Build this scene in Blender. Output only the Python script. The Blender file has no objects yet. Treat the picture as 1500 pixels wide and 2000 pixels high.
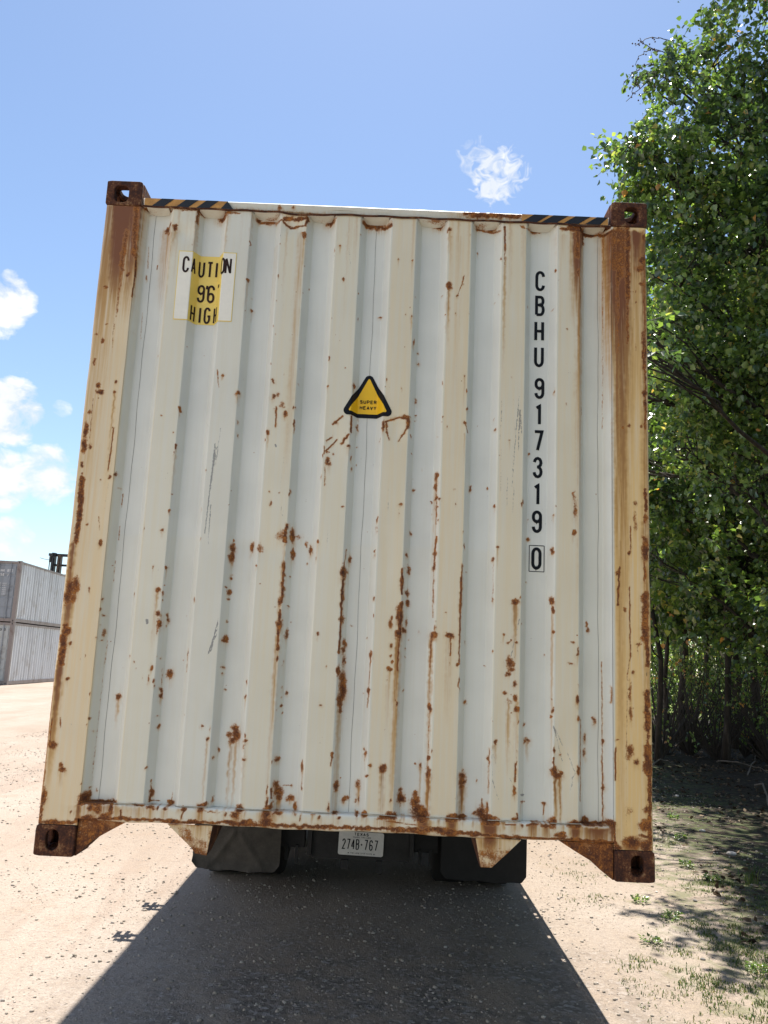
import bpy, math, random
import numpy as np
from mathutils import Vector, Matrix

# ------------------------------------------------------------------ camera, sky, sun, exposure
scene = bpy.context.scene
COL = scene.collection
F_PX, CXP, CYP = 1640.0, 750.0, 1000.0
CAM = np.array([0.10726, -3.48949, 1.62])
ZB = 0.816                                   # underside of the castings above the ground
R = np.array([[0.99903030, -0.00452815, 0.04379450], [0.04390757, 0.17597875, -0.98341426], [-0.00325385, 0.98438355, 0.17600693]])
cd = bpy.data.cameras.new('camera'); cam = bpy.data.objects.new('camera', cd); COL.objects.link(cam)
cd.sensor_fit = 'VERTICAL'; cd.sensor_height = 36.0; cd.lens = F_PX / 2000 * 36; cd.clip_start = 0.05; cd.clip_end = 3000
_m = Matrix(((R[0][0], -R[1][0], -R[2][0]), (R[0][1], -R[1][1], -R[2][1]), (R[0][2], -R[1][2], -R[2][2]))).to_4x4()
_m.translation = Vector(CAM); cam.matrix_world = _m
scene.camera = cam
scene.view_settings.view_transform = 'Standard'; scene.view_settings.look = 'None'
scene.view_settings.gamma = 1.0; scene.view_settings.exposure = 1.18
scene.render.film_transparent = False
scene.cycles.max_bounces = 8; scene.cycles.transparent_max_bounces = 8
scene.cycles.use_adaptive_sampling = True

SUN_EL = math.radians(66); SUN_AZ = math.radians(0.8)      # azimuth from +y towards +x
world = bpy.data.worlds.new("World"); scene.world = world; world.use_nodes = True
wt = world.node_tree; wt.nodes.clear()
def wn(t, **k):
    n = wt.nodes.new(t)
    for a, b in k.items(): setattr(n, a, b)
    return n
sky = wn('ShaderNodeTexSky', sky_type='NISHITA', sun_disc=False)
sky.sun_elevation = SUN_EL; sky.sun_rotation = SUN_AZ; sky.air_density = 1.0; sky.dust_density = 0.3; sky.ozone_density = 1.5
wout = wn('ShaderNodeOutputWorld'); bg = wn('ShaderNodeBackground'); bg.inputs['Strength'].default_value = 0.079
geo = wn('ShaderNodeTexCoord')
# clouds: noise inside a few directions of the sky
def wmath(op, a, b=None, c=None, clamp=False):
    n = wn('ShaderNodeMath', operation=op, use_clamp=clamp)
    for i, v in enumerate((a, b, c)):
        if v is None: continue
        if isinstance(v, (int, float)): n.inputs[i].default_value = v
        else: wt.links.new(v, n.inputs[i])
    return n.outputs[0]
def direction(u, v):
    d = R.T @ np.array([(u - CXP) / F_PX, (v - CYP) / F_PX, 1.0]); return d / np.linalg.norm(d)
nz = wn('ShaderNodeTexNoise'); nz.inputs['Scale'].default_value = 22; nz.inputs['Detail'].default_value = 9; nz.inputs['Roughness'].default_value = 0.58
nz.inputs['Distortion'].default_value = 0.35
mp = wn('ShaderNodeMapping'); mp.inputs['Scale'].default_value = (1, 1, 1.5)
wt.links.new(geo.outputs['Generated'], mp.inputs['Vector']); wt.links.new(mp.outputs[0], nz.inputs['Vector'])
nz2 = wn('ShaderNodeTexNoise'); nz2.inputs['Scale'].default_value = 75; nz2.inputs['Detail'].default_value = 6; nz2.inputs['Distortion'].default_value = 1.2
wt.links.new(geo.outputs['Generated'], nz2.inputs['Vector'])
def cloud(u, v, rad, sharp, cover, src=nz, gain=7.0):
    d = direction(u, v)
    dot = wn('ShaderNodeVectorMath', operation='DOT_PRODUCT'); wt.links.new(geo.outputs['Generated'], dot.inputs[0]); dot.inputs[1].default_value = tuple(d)
    c0 = math.cos(math.radians(rad)); c1 = math.cos(math.radians(rad * sharp))
    mr = wn('ShaderNodeMapRange', interpolation_type='SMOOTHSTEP'); mr.inputs['From Min'].default_value = c0; mr.inputs['From Max'].default_value = c1
    wt.links.new(dot.outputs['Value'], mr.inputs['Value'])
    m = wmath('MULTIPLY', mr.outputs[0], cover)
    s = wmath('ADD', src.outputs['Fac'], m)
    return wmath('MULTIPLY', wmath('SUBTRACT', s, 0.80), gain, clamp=True)
def cloud_dir(d, rad, sharp, cover, gain=5.0):
    global direction
    keep = direction; direction = lambda u, v: np.array(d) / np.linalg.norm(d); o = cloud(0, 0, rad, sharp, cover, nz, gain); direction = keep; return o
fill_cloud = wmath('MAXIMUM', cloud_dir((-.9, -1, .42), 44, .3, .40), cloud_dir((-1, -.15, .38), 36, .3, .38))  # unseen bright cloud bank, added as fill light for the end panel
blobs = [cloud(14, 585, 2.3, 0.45, 0.44, nz, 5.5), cloud(20, 805, 2.9, 0.45, 0.49, nz, 6), cloud(95, 925, 2.7, 0.4, 0.47, nz, 5), cloud(5, 940, 2.7, 0.45, 0.47, nz, 5), cloud(-140, 930, 3.6, 0.4, 0.46, nz, 9),
         cloud(22, 1048, 1.9, 0.4, 0.47, nz, 5), cloud(118, 800, 1.0, .3, .36, nz, 3), cloud(-300, 700, 14, 0.3, 0.30), cloud(-900, 900, 22, 0.3, 0.28),
         cloud(972, 342, 2.6, 0.35, 0.47, nz2, 3.6), cloud(930, 310, 2.0, 0.3, 0.36, nz2, 2.4),
         cloud(2600, 900, 25, 0.3, 0.22)]
acc = blobs[0]
for b in blobs[1:]: acc = wmath('MAXIMUM', acc, b)
acc = wmath('MULTIPLY', acc, 0.95)
mx = wn('ShaderNodeMix', data_type='RGBA'); wt.links.new(acc, mx.inputs[0])
tint = wn('ShaderNodeMix', data_type='RGBA', blend_type='MULTIPLY'); tint.inputs[0].default_value = 1.0
wt.links.new(sky.outputs[0], tint.inputs[6]); tint.inputs[7].default_value = (1.0, 1.0, 1.0, 1)
wt.links.new(tint.outputs[2], mx.inputs[6]); cs = wn('ShaderNodeValToRGB'); cs.color_ramp.elements[0].position = .42; cs.color_ramp.elements[0].color = (4.9, 5.2, 5.6, 1); cs.color_ramp.elements[1].position = .66; cs.color_ramp.elements[1].color = (6.4, 6.45, 6.5, 1)
wt.links.new(nz.outputs['Fac'], cs.inputs[0]); wt.links.new(cs.outputs[0], mx.inputs[7])
mb2 = wn('ShaderNodeMix', data_type='RGBA'); wt.links.new(fill_cloud, mb2.inputs[0]); wt.links.new(mx.outputs[2], mb2.inputs[6]); mb2.inputs[7].default_value = (13.0, 13.0, 12.8, 1)
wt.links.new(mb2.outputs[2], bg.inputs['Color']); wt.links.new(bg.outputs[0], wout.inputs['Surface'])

sd = bpy.data.lights.new('sun', 'SUN'); sd.energy = 4.6; sd.angle = math.radians(0.53); sd.color = (1.0, 0.955, 0.88)
sun = bpy.data.objects.new('sun', sd); COL.objects.link(sun)
sv = Vector((math.cos(SUN_EL) * math.sin(SUN_AZ), math.cos(SUN_EL) * math.cos(SUN_AZ), math.sin(SUN_EL)))
sun.rotation_euler = sv.to_track_quat('Z', 'Y').to_euler(); sun.location = (0, 5, 20)

# ------------------------------------------------------------------ helpers
def pray(u, v):
    return R.T @ np.array([(u - CXP) / F_PX, (v - CYP) / F_PX, 1.0])
def on_wall(u, v, y=0.0):
    d = pray(u, v); t = (y - CAM[1]) / d[1]; q = CAM + t * d; return q[0], q[2] - ZB

def tag(o, label=None, cat=None, group=None, kind=None):
    if label: o['label'] = label
    if cat: o['category'] = cat
    if group: o['group'] = group
    if kind: o['kind'] = kind
    return o
def thing(name, label, cat, loc=(0, 0, 0), rz=0.0, group=None):
    o = bpy.data.objects.new(name, None); COL.objects.link(o); o.empty_display_size = 0.2
    o.location = loc; o.rotation_euler = (0, 0, rz)
    return tag(o, label, cat, group)
WORLD = {}
def wmat(o):
    m = Matrix.Translation(o.location) @ o.rotation_euler.to_matrix().to_4x4()
    return (wmat(o.parent) @ m) if o.parent else m
def obj(name, mesh, mat=None, parent=None, smooth=False, local=False):
    """mesh vertices are in world space; moved into the parent's space unless local"""
    if mat and not mesh.materials: mesh.materials.append(mat)
    if smooth: mesh.shade_smooth()
    o = bpy.data.objects.new(name, mesh); COL.objects.link(o)
    if parent:
        o.parent = parent
        if not local: mesh.transform(wmat(parent).inverted())
    return o
class MB:
    def __init__(s): s.v = []; s.f = []; s.n = 0
    def add(s, vs, fs):
        s.v.extend([tuple(map(float, p)) for p in vs]); s.f.extend([tuple(i + s.n for i in f) for f in fs]); s.n += len(vs); return s
    def box(s, x0, x1, y0, y1, z0, z1, M=None):
        vs = [(x0, y0, z0), (x1, y0, z0), (x1, y1, z0), (x0, y1, z0), (x0, y0, z1), (x1, y0, z1), (x1, y1, z1), (x0, y1, z1)]
        if M is not None: vs = [tuple(M @ Vector(p)) for p in vs]
        return s.add(vs, [(0, 3, 2, 1), (4, 5, 6, 7), (0, 1, 5, 4), (1, 2, 6, 5), (2, 3, 7, 6), (3, 0, 4, 7)])
    def prism(s, pts, y0, y1, back=True):
        """polygon in x,z extruded along y"""
        n = len(pts)
        a = sum(pts[i][0] * pts[(i + 1) % n][1] - pts[(i + 1) % n][0] * pts[i][1] for i in range(n))
        if a < 0: pts = pts[::-1]
        vs = [(x, y0, z) for x, z in pts] + [(x, y1, z) for x, z in pts]
        fs = [tuple(range(n))] + [(i, i + n, (i + 1) % n + n, (i + 1) % n) for i in range(n)]
        fs += [tuple(range(2 * n - 1, n - 1, -1))]
        return s.add(vs, fs)
    def tube(s, path, rads, k=8, cap=True):
        path = [Vector(p) for p in path]; n = len(path)
        up = Vector((0.13, 0.07, 1)); rings = []
        for i, p in enumerate(path):
            t = (path[min(i + 1, n - 1)] - path[max(i - 1, 0)]).normalized()
            a = t.cross(up)
            if a.length < 1e-3: a = t.cross(Vector((1, 0, 0)))
            a.normalize(); b = t.cross(a).normalized()
            r = rads[i] if hasattr(rads, '__len__') else rads
            rings += [p + (a * math.cos(2 * math.pi * j / k) + b * math.sin(2 * math.pi * j / k)) * r for j in range(k)]
        fs = [(i * k + j, i * k + (j + 1) % k, (i + 1) * k + (j + 1) % k, (i + 1) * k + j) for i in range(n - 1) for j in range(k)]
        if cap: fs += [tuple(range(k - 1, -1, -1)), tuple((n - 1) * k + j for j in range(k))]
        return s.add(rings, fs)
    def mesh(s, name='mesh'):
        me = bpy.data.meshes.new(name); me.from_pydata(s.v, [], s.f); me.update(); return me
def np_mesh(name, V, F, k=4):
    V = np.ascontiguousarray(V, dtype=np.float32).reshape(-1, 3); F = np.ascontiguousarray(F, dtype=np.int32).reshape(-1, k)
    me = bpy.data.meshes.new(name); me.vertices.add(len(V)); me.vertices.foreach_set('co', V.ravel())
    me.loops.add(F.size); me.loops.foreach_set('vertex_index', F.ravel())
    me.polygons.add(len(F)); me.polygons.foreach_set('loop_start', np.arange(0, F.size, k, dtype=np.int32))
    me.update(calc_edges=True); return me
def grid_faces(n, m, flip=False):
    i = np.arange(n - 1)[:, None]; j = np.arange(m - 1)[None, :]
    a = i * m + j
    f = np.stack([a, a + 1, a + m + 1, a + m], -1).reshape(-1, 4)
    return f[:, ::-1] if flip else f
def join_np(parts):
    V = []; F = []; n = 0
    for v, f in parts:
        v = np.asarray(v).reshape(-1, 3); V.append(v); F.append(np.asarray(f) + n); n += len(v)
    return np.concatenate(V), np.concatenate(F)

# ------------------------------------------------------------------ materials
def newmat(name):
    m = bpy.data.materials.new(name); m.use_nodes = True; m.node_tree.nodes.clear(); return m
class N:
    """small node-graph writer"""
    def __init__(s, name):
        s.m = newmat(name); s.t = s.m.node_tree; s.out = s.t.nodes.new('ShaderNodeOutputMaterial')
        s.tc = s.t.nodes.new('ShaderNodeTexCoord')
    def n(s, t, **k):
        n = s.t.nodes.new(t)
        for a, b in k.items(): setattr(n, a, b)
        return n
    def put(s, sock, v):
        if isinstance(v, (int, float)): sock.default_value = v
        elif isinstance(v, (tuple, list)): sock.default_value = tuple(v) + ((1,) if len(v) == 3 and len(sock.default_value) == 4 else ())
        else: s.t.links.new(v, sock)
    def math(s, op, a, b=None, clamp=False):
        n = s.n('ShaderNodeMath', operation=op, use_clamp=clamp); s.put(n.inputs[0], a)
        if b is not None: s.put(n.inputs[1], b)
        return n.outputs[0]
    def noise(s, scale, detail=4, rough=0.55, stretch=None, dist=0.0, coord='Object'):
        src = s.tc.outputs[coord]
        if stretch:
            mpn = s.n('ShaderNodeMapping'); s.put(mpn.inputs['Scale'], stretch); s.t.links.new(src, mpn.inputs['Vector']); src = mpn.outputs[0]
        n = s.n('ShaderNodeTexNoise'); n.inputs['Scale'].default_value = scale; n.inputs['Detail'].default_value = detail
        n.inputs['Roughness'].default_value = rough; n.inputs['Distortion'].default_value = dist
        s.t.links.new(src, n.inputs['Vector']); return n.outputs['Fac']
    def voro(s, scale, stretch=None, feature='F1'):
        n = s.n('ShaderNodeTexVoronoi', feature=feature); n.inputs['Scale'].default_value = scale
        s.t.links.new(s.tc.outputs['Object'], n.inputs['Vector']); return n
    def step(s, v, a, b, lo=0.0, hi=1.0):
        n = s.n('ShaderNodeMapRange', interpolation_type='SMOOTHSTEP'); s.put(n.inputs['Value'], v)
        n.inputs['From Min'].default_value = a; n.inputs['From Max'].default_value = b
        n.inputs['To Min'].default_value = lo; n.inputs['To Max'].default_value = hi; return n.outputs[0]
    def mix(s, f, a, b, blend='MIX'):
        n = s.n('ShaderNodeMix', data_type='RGBA', blend_type=blend); s.put(n.inputs[0], f); s.put(n.inputs[6], a); s.put(n.inputs[7], b); return n.outputs[2]
    def ramp(s, f, stops):
        n = s.n('ShaderNodeValToRGB'); cr = n.color_ramp
        while len(cr.elements) < len(stops): cr.elements.new(0.5)
        for e, (p, c) in zip(cr.elements, stops): e.position = p; e.color = tuple(c) + (1,)
        s.put(n.inputs[0], f); return n.outputs[0]
    def bump(s, h, strength=0.3, dist=0.01):
        n = s.n('ShaderNodeBump'); n.inputs['Strength'].default_value = strength; n.inputs['Distance'].default_value = dist; s.put(n.inputs['Height'], h); return n.outputs[0]
    def bsdf(s, color, rough=0.6, metal=0.0, spec=0.5, normal=None, **k):
        b = s.n('ShaderNodeBsdfPrincipled'); s.put(b.inputs['Base Color'], color); s.put(b.inputs['Roughness'], rough); s.put(b.inputs['Metallic'], metal)
        s.put(b.inputs['Specular IOR Level'], spec)
        if normal is not None: s.put(b.inputs['Normal'], normal)
        for a, v in k.items(): s.put(b.inputs[a], v)
        return b.outputs[0]
    def done(s, shader): s.t.links.new(shader, s.out.inputs['Surface']); return s.m
def simple(name, color, rough=0.6, metal=0.0, var=0.25, scale=12, spec=0.4, bumps=0.15):
    g = N(name); a = g.noise(scale, 5); b = g.noise(scale * 7, 3)
    k = g.math('ADD', g.math('MULTIPLY', a, 0.7), g.math('MULTIPLY', b, 0.3))
    lo = tuple(c * (1 - var) for c in color); hi = tuple(min(1, c * (1 + var)) for c in color)
    c = g.ramp(k, [(0.3, lo), (0.7, hi)])
    return g.done(g.bsdf(c, rough, metal, spec, g.bump(b, bumps, 0.004)))

def wear_material(name, base=(0.78, 0.77, 0.70)):
    """painted steel; attribute 'wear' holds rust, orange stain, scratch and yellowing traced on the surface"""
    g = N(name)
    at = g.n('ShaderNodeAttribute', attribute_name='wear', attribute_type='GEOMETRY')
    sp = g.n('ShaderNodeSeparateColor'); g.t.links.new(at.outputs['Color'], sp.inputs[0])
    Rr, G, B, A = sp.outputs[0], sp.outputs[1], sp.outputs[2], at.outputs['Alpha']
    fine = g.noise(150, 4, 0.7); mid = g.noise(38, 6, 0.65); big = g.noise(4, 4); streak = g.noise(1.0, 5, 0.6, (70, 70, 2.2)); streak2 = g.noise(1.0, 3, 0.6, (190, 190, 5))
    paint = g.mix(g.step(big, 0.35, 0.7), base, tuple(c * 0.93 for c in base))
    paint = g.mix(g.step(streak, 0.45, 0.8, 0, 0.25), paint, (0.68, 0.64, 0.52))
    yel = g.math('MULTIPLY', A, g.step(streak, 0.2, 0.7, 0.65, 1.15), clamp=True)
    paint = g.mix(yel, paint, g.mix(g.step(A, 0.42, 0.85), (0.80, 0.70, 0.47), (0.86, 0.585, 0.255)))
    st = g.math('MULTIPLY', G, g.step(g.math('ADD', g.math('MULTIPLY', streak, 0.6), g.math('MULTIPLY', streak2, 0.4)), 0.34, 0.64, 0.55, 1.30), clamp=True)
    stc = g.mix(g.step(G, 0.35, 0.95), (0.56, 0.31, 0.095), (0.215, 0.072, 0.022))
    paint = g.mix(g.step(st, 0.02, 0.75), paint, stc)
    sc = g.step(g.math('ADD', B, g.math('MULTIPLY', g.math('SUBTRACT', fine, 0.5), 0.7)), 0.40, 0.62)
    paint = g.mix(g.math('MULTIPLY', sc, 0.75), paint, (0.16, 0.155, 0.16))
    speck = g.voro(55).outputs['Distance']
    tiny = g.math('MULTIPLY', g.step(speck, 0.09, 0.05), g.step(g.noise(7, 3), 0.64, 0.74))
    nn = g.math('ADD', g.math('MULTIPLY', fine, 0.65), g.math('MULTIPLY', mid, 0.55))
    rn = g.math('MULTIPLY', g.math('MULTIPLY', g.math('SUBTRACT', nn, 0.60), 2.1), g.step(Rr, 0.02, 0.30))
    halo = g.step(g.math('ADD', Rr, g.math('MULTIPLY', rn, 0.6)), 0.24, 0.50); paint = g.mix(g.math('MULTIPLY', halo, 0.75), paint, (0.42, 0.17, 0.045))
    rm = g.step(g.math('ADD', Rr, rn), 0.46, 0.62)
    rm = g.math('MAXIMUM', rm, g.math('MULTIPLY', tiny, 0.8))
    rc = g.ramp(g.math('ADD', g.math('MULTIPLY', mid, 0.5), g.math('MULTIPLY', fine, 0.5)), [(0.38, (0.060, 0.020, 0.012)), (0.50, (0.185, 0.060, 0.018)), (0.60, (0.44, 0.165, 0.036))])
    deep = g.mix(g.step(Rr, 0.85, 1.4, 0, 0.7), rc, (0.050, 0.018, 0.012))
    col = g.mix(rm, paint, deep)
    rough = g.math('ADD', g.math('MULTIPLY', rm, 0.35), g.step(mid, 0.3, 0.7, 0.44, 0.56))
    h = g.math('ADD', g.math('MULTIPLY', rm, g.math('ADD', fine, 0.2)), g.math('MULTIPLY', mid, 0.12))
    wav = g.noise(5, 2)
    h = g.math('ADD', h, g.math('MULTIPLY', wav, 1.2))
    return g.done(g.bsdf(col, rough, 0.0, 0.4, g.bump(h, 0.35, 0.004)))
MAT = {}
MAT['paint'] = wear_material('worn_cream_paint')
g = N('rusted_steel')
a = g.noise(22, 6, 0.65); b = g.noise(120, 4, 0.7); c = g.noise(1, 4, 0.6, (40, 40, 5))
k = g.math('ADD', g.math('ADD', g.math('MULTIPLY', a, 0.45), g.math('MULTIPLY', b, 0.35)), g.math('MULTIPLY', c, 0.2))
col = g.ramp(k, [(0.36, (0.022, 0.010, 0.008)), (0.47, (0.062, 0.022, 0.012)), (0.54, (0.13, 0.044, 0.017)), (0.61, (0.30, 0.17, 0.08))])
MAT['rust'] = g.done(g.bsdf(col, 0.82, 0.0, 0.35, g.bump(k, 0.7, 0.006)))
MAT['black_paint'] = simple('black_lettering', (0.010, 0.011, 0.014), 0.6, var=0.3, spec=.15)
MAT['dark_brown'] = simple('faded_lettering', (0.035, 0.018, 0.015), 0.6, var=0.5, spec=.15)
MAT['sticker_yellow'] = simple('sticker_yellow', (0.94, 0.70, 0.17), 0.5, var=0.06, scale=6)
MAT['sticker_white'] = simple('sticker_glare', (0.94, 0.88, 0.75), 0.3, var=0.06, scale=9)  # pale glare of the reflective sheet, put into the colour
MAT['tri_yellow'] = simple('triangle_yellow', (0.95, 0.56, 0.015), 0.5, var=0.04, scale=6)
MAT['tri_black'] = simple('triangle_black', (0.010, 0.011, 0.016), 0.6, var=0.3, spec=.15)
MAT['haz_yellow'] = simple('hazard_yellow', (0.55, 0.27, 0.07), 0.55, var=0.35, scale=30)
MAT['haz_black'] = simple('hazard_black', (0.014, 0.015, 0.02), 0.5, var=0.4)
MAT['chassis'] = simple('dirty_black_steel', (0.022, 0.020, 0.019), 0.7, var=0.5)
MAT['rubber'] = simple('grey_brown_rubber', (0.060, 0.052, 0.043), 0.85, var=0.4)  # grey-brown, lighter than the black rubber
MAT['rubber_black'] = simple('black_rubber', (0.013, 0.013, 0.013), 0.8, var=0.3)
MAT['plate'] = simple('plate_white', (0.62, 0.60, 0.57), 0.45, var=0.1, scale=30)
MAT['red_lens'] = simple('red_lens', (0.20, 0.012, 0.010), 0.25, var=0.2)
MAT['seam'] = simple('weld_seam', (0.42, 0.38, 0.30), 0.7, var=0.5, scale=60)
MAT['wood'] = simple('plywood_floor', (0.12, 0.07, 0.04), 0.8, var=0.3)
# ------------------------------------------------------------------ wear traced from the wall (photo pixels -> wall metres)
NX, NZ = 860, 980
X0, X1, Z0, Z1 = -1.26, 1.26, -0.02, 2.92
DEPTH = 0.047
RIDGES = [(-.915, -.808), (-.672, -.560), (-.427, -.309), (-.177, -.066), (.072, .185), (.327, .434), (.570, .681), (.819, .922)]
def _prof_raw(x):
    x = np.asarray(x, float); y = np.full(x.shape, DEPTH); fl = 0.026
    for a, b in RIDGES:
        r = np.clip(np.minimum((x - (a - fl)) / fl, ((b + fl) - x) / fl), 0, 1)
        y = np.minimum(y, DEPTH * (1 - r))
    r = np.clip((np.abs(x) - 1.033) / 0.026, 0, 1)
    return np.minimum(y, DEPTH * (1 - r))
_px = np.linspace(-1.26, 1.26, 5041)
_k = np.hanning(17); _k /= _k.sum()
_py = np.convolve(np.pad(_prof_raw(_px), 8, 'edge'), _k, 'valid')
def prof(x): return np.interp(x, _px, _py)
def W(u, v):
    y = 0.0
    for _ in range(4):
        x, z = on_wall(u, v, y)
        if z < 0.2 or z > 2.78 or abs(x) > 1.1: return x, z
        y = float(prof(x))
    return x, z
PX = 0.00213
ch = {k: np.zeros((NZ, NX), np.float32) for k in 'rgby'}
gx = np.linspace(X0, X1, NX); gz = np.linspace(Z0, Z1, NZ)
dX = gx[1] - gx[0]; dZ = gz[1] - gz[0]
_r = np.random.default_rng(99)
def _vn(s):
    G_ = _r.random((160, 160)) * 2 - 1; A, B_ = np.meshgrid((gx - X0) / s % 159, (gz - Z0) / s % 159); i = A.astype(int); j = B_.astype(int); a = A - i; c = B_ - j; a = a * a * (3 - 2 * a); c = c * c * (3 - 2 * c)
    return G_[j, i] * (1 - a) * (1 - c) + G_[j, i + 1] * a * (1 - c) + G_[j + 1, i] * (1 - a) * c + G_[j + 1, i + 1] * a * c
WX = .0036 * _vn(.022) + .0040 * _vn(.0095); WZ = .0048 * _vn(.022) + .0046 * _vn(.0095)
def win(xa, xb, za, zb):
    i0 = max(0, int((xa - X0) / dX)); i1 = min(NX, int((xb - X0) / dX) + 2)
    j0 = max(0, int((za - Z0) / dZ)); j1 = min(NZ, int((zb - Z0) / dZ) + 2)
    if i1 <= i0 or j1 <= j0: return None
    XX, ZZ = np.meshgrid(gx[i0:i1], gz[j0:j1]); return slice(j0, j1), slice(i0, i1), XX + WX[j0:j1, i0:i1] * .8, ZZ + WZ[j0:j1, i0:i1]
def put(c, w, val):
    a = ch[c][w[0], w[1]]; np.maximum(a, val, out=a)
def blob(x, z, rx, rz, amp=1.0, c='r'):
    rx = max(rx, 0.0023); rz = max(rz, 0.0023)
    w = win(x - 2.6 * rx, x + 2.6 * rx, z - 2.6 * rz, z + 2.6 * rz)
    if w is None: return
    d2 = ((w[2] - x) / rx) ** 2 + ((w[3] - z) / rz) ** 2
    put(c, w, amp * np.exp(-d2 * 0.62))
def seg(x1, z1, x2, z2, wd, amp=1.0, c='r', fade=False):
    wd = max(wd, 0.0020)
    w = win(min(x1, x2) - 3 * wd, max(x1, x2) + 3 * wd, min(z1, z2) - 3 * wd, max(z1, z2) + 3 * wd)
    if w is None: return
    dx, dz = x2 - x1, z2 - z1; L = dx * dx + dz * dz + 1e-9
    if wd < .0045: w = (w[0], w[1]) + tuple(np.meshgrid(gx[w[1]], gz[w[0]])); w = (w[0], w[1], w[2] + WX[w[0], w[1]] * .3, w[3])
    t = np.clip(((w[2] - x1) * dx + (w[3] - z1) * dz) / L, 0, 1)
    d2 = ((w[2] - x1 - t * dx) ** 2 + (w[3] - z1 - t * dz) ** 2) / wd ** 2
    v = amp * np.exp(-d2 * 0.8)
    if fade: v = v * (1 - t) ** 0.6
    if c == 'g' and fade: v = v * np.clip((z1 + .012 - w[3]) / .014, 0, 1)
    put(c, w, v)
def drip(x, z, wd, L, amp):
    if L > 0: seg(x, z, x, z - L, wd, amp, 'g', True)
def rblob(x, z, rx, rz, amp, L=0.0):
    blob(x, z, rx, rz, amp); blob(x, z - rz * .4, rx * 1.4 + .001, rz * 1.5 + .002, min(.45, amp * .45), 'g')
    drip(x, z - rz * .5, rx * .9, L * 1.9, 0.50)
ZO = {'1': (190, 440, 5), '2': (480, 440, 5), '3': (770, 440, 5), '4': (1040, 440, 5), '5': (770, 780, 5), '6': (150, 1100, 4), '7': (450, 1200, 4.2857), '8': (780, 1200, 4.2857),
      'a': (200, 700, 3.75), 'b': (400, 950, 3.75), 'c': (700, 950, 3.75), 'd': (1050, 950, 2.857), 'e': (60, 1000, 3.3333), 'h': (180, 330, 2.5), 'k': (780, 330, 2.5),
      'm': (70, 1480, 3.571), 'n': (450, 1500, 3.571), 'o': (860, 1520, 3.409), 't': (600, 700, 5), 'q': (0, 450, 3.0769), 'p': (0, 0, 1)}
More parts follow.
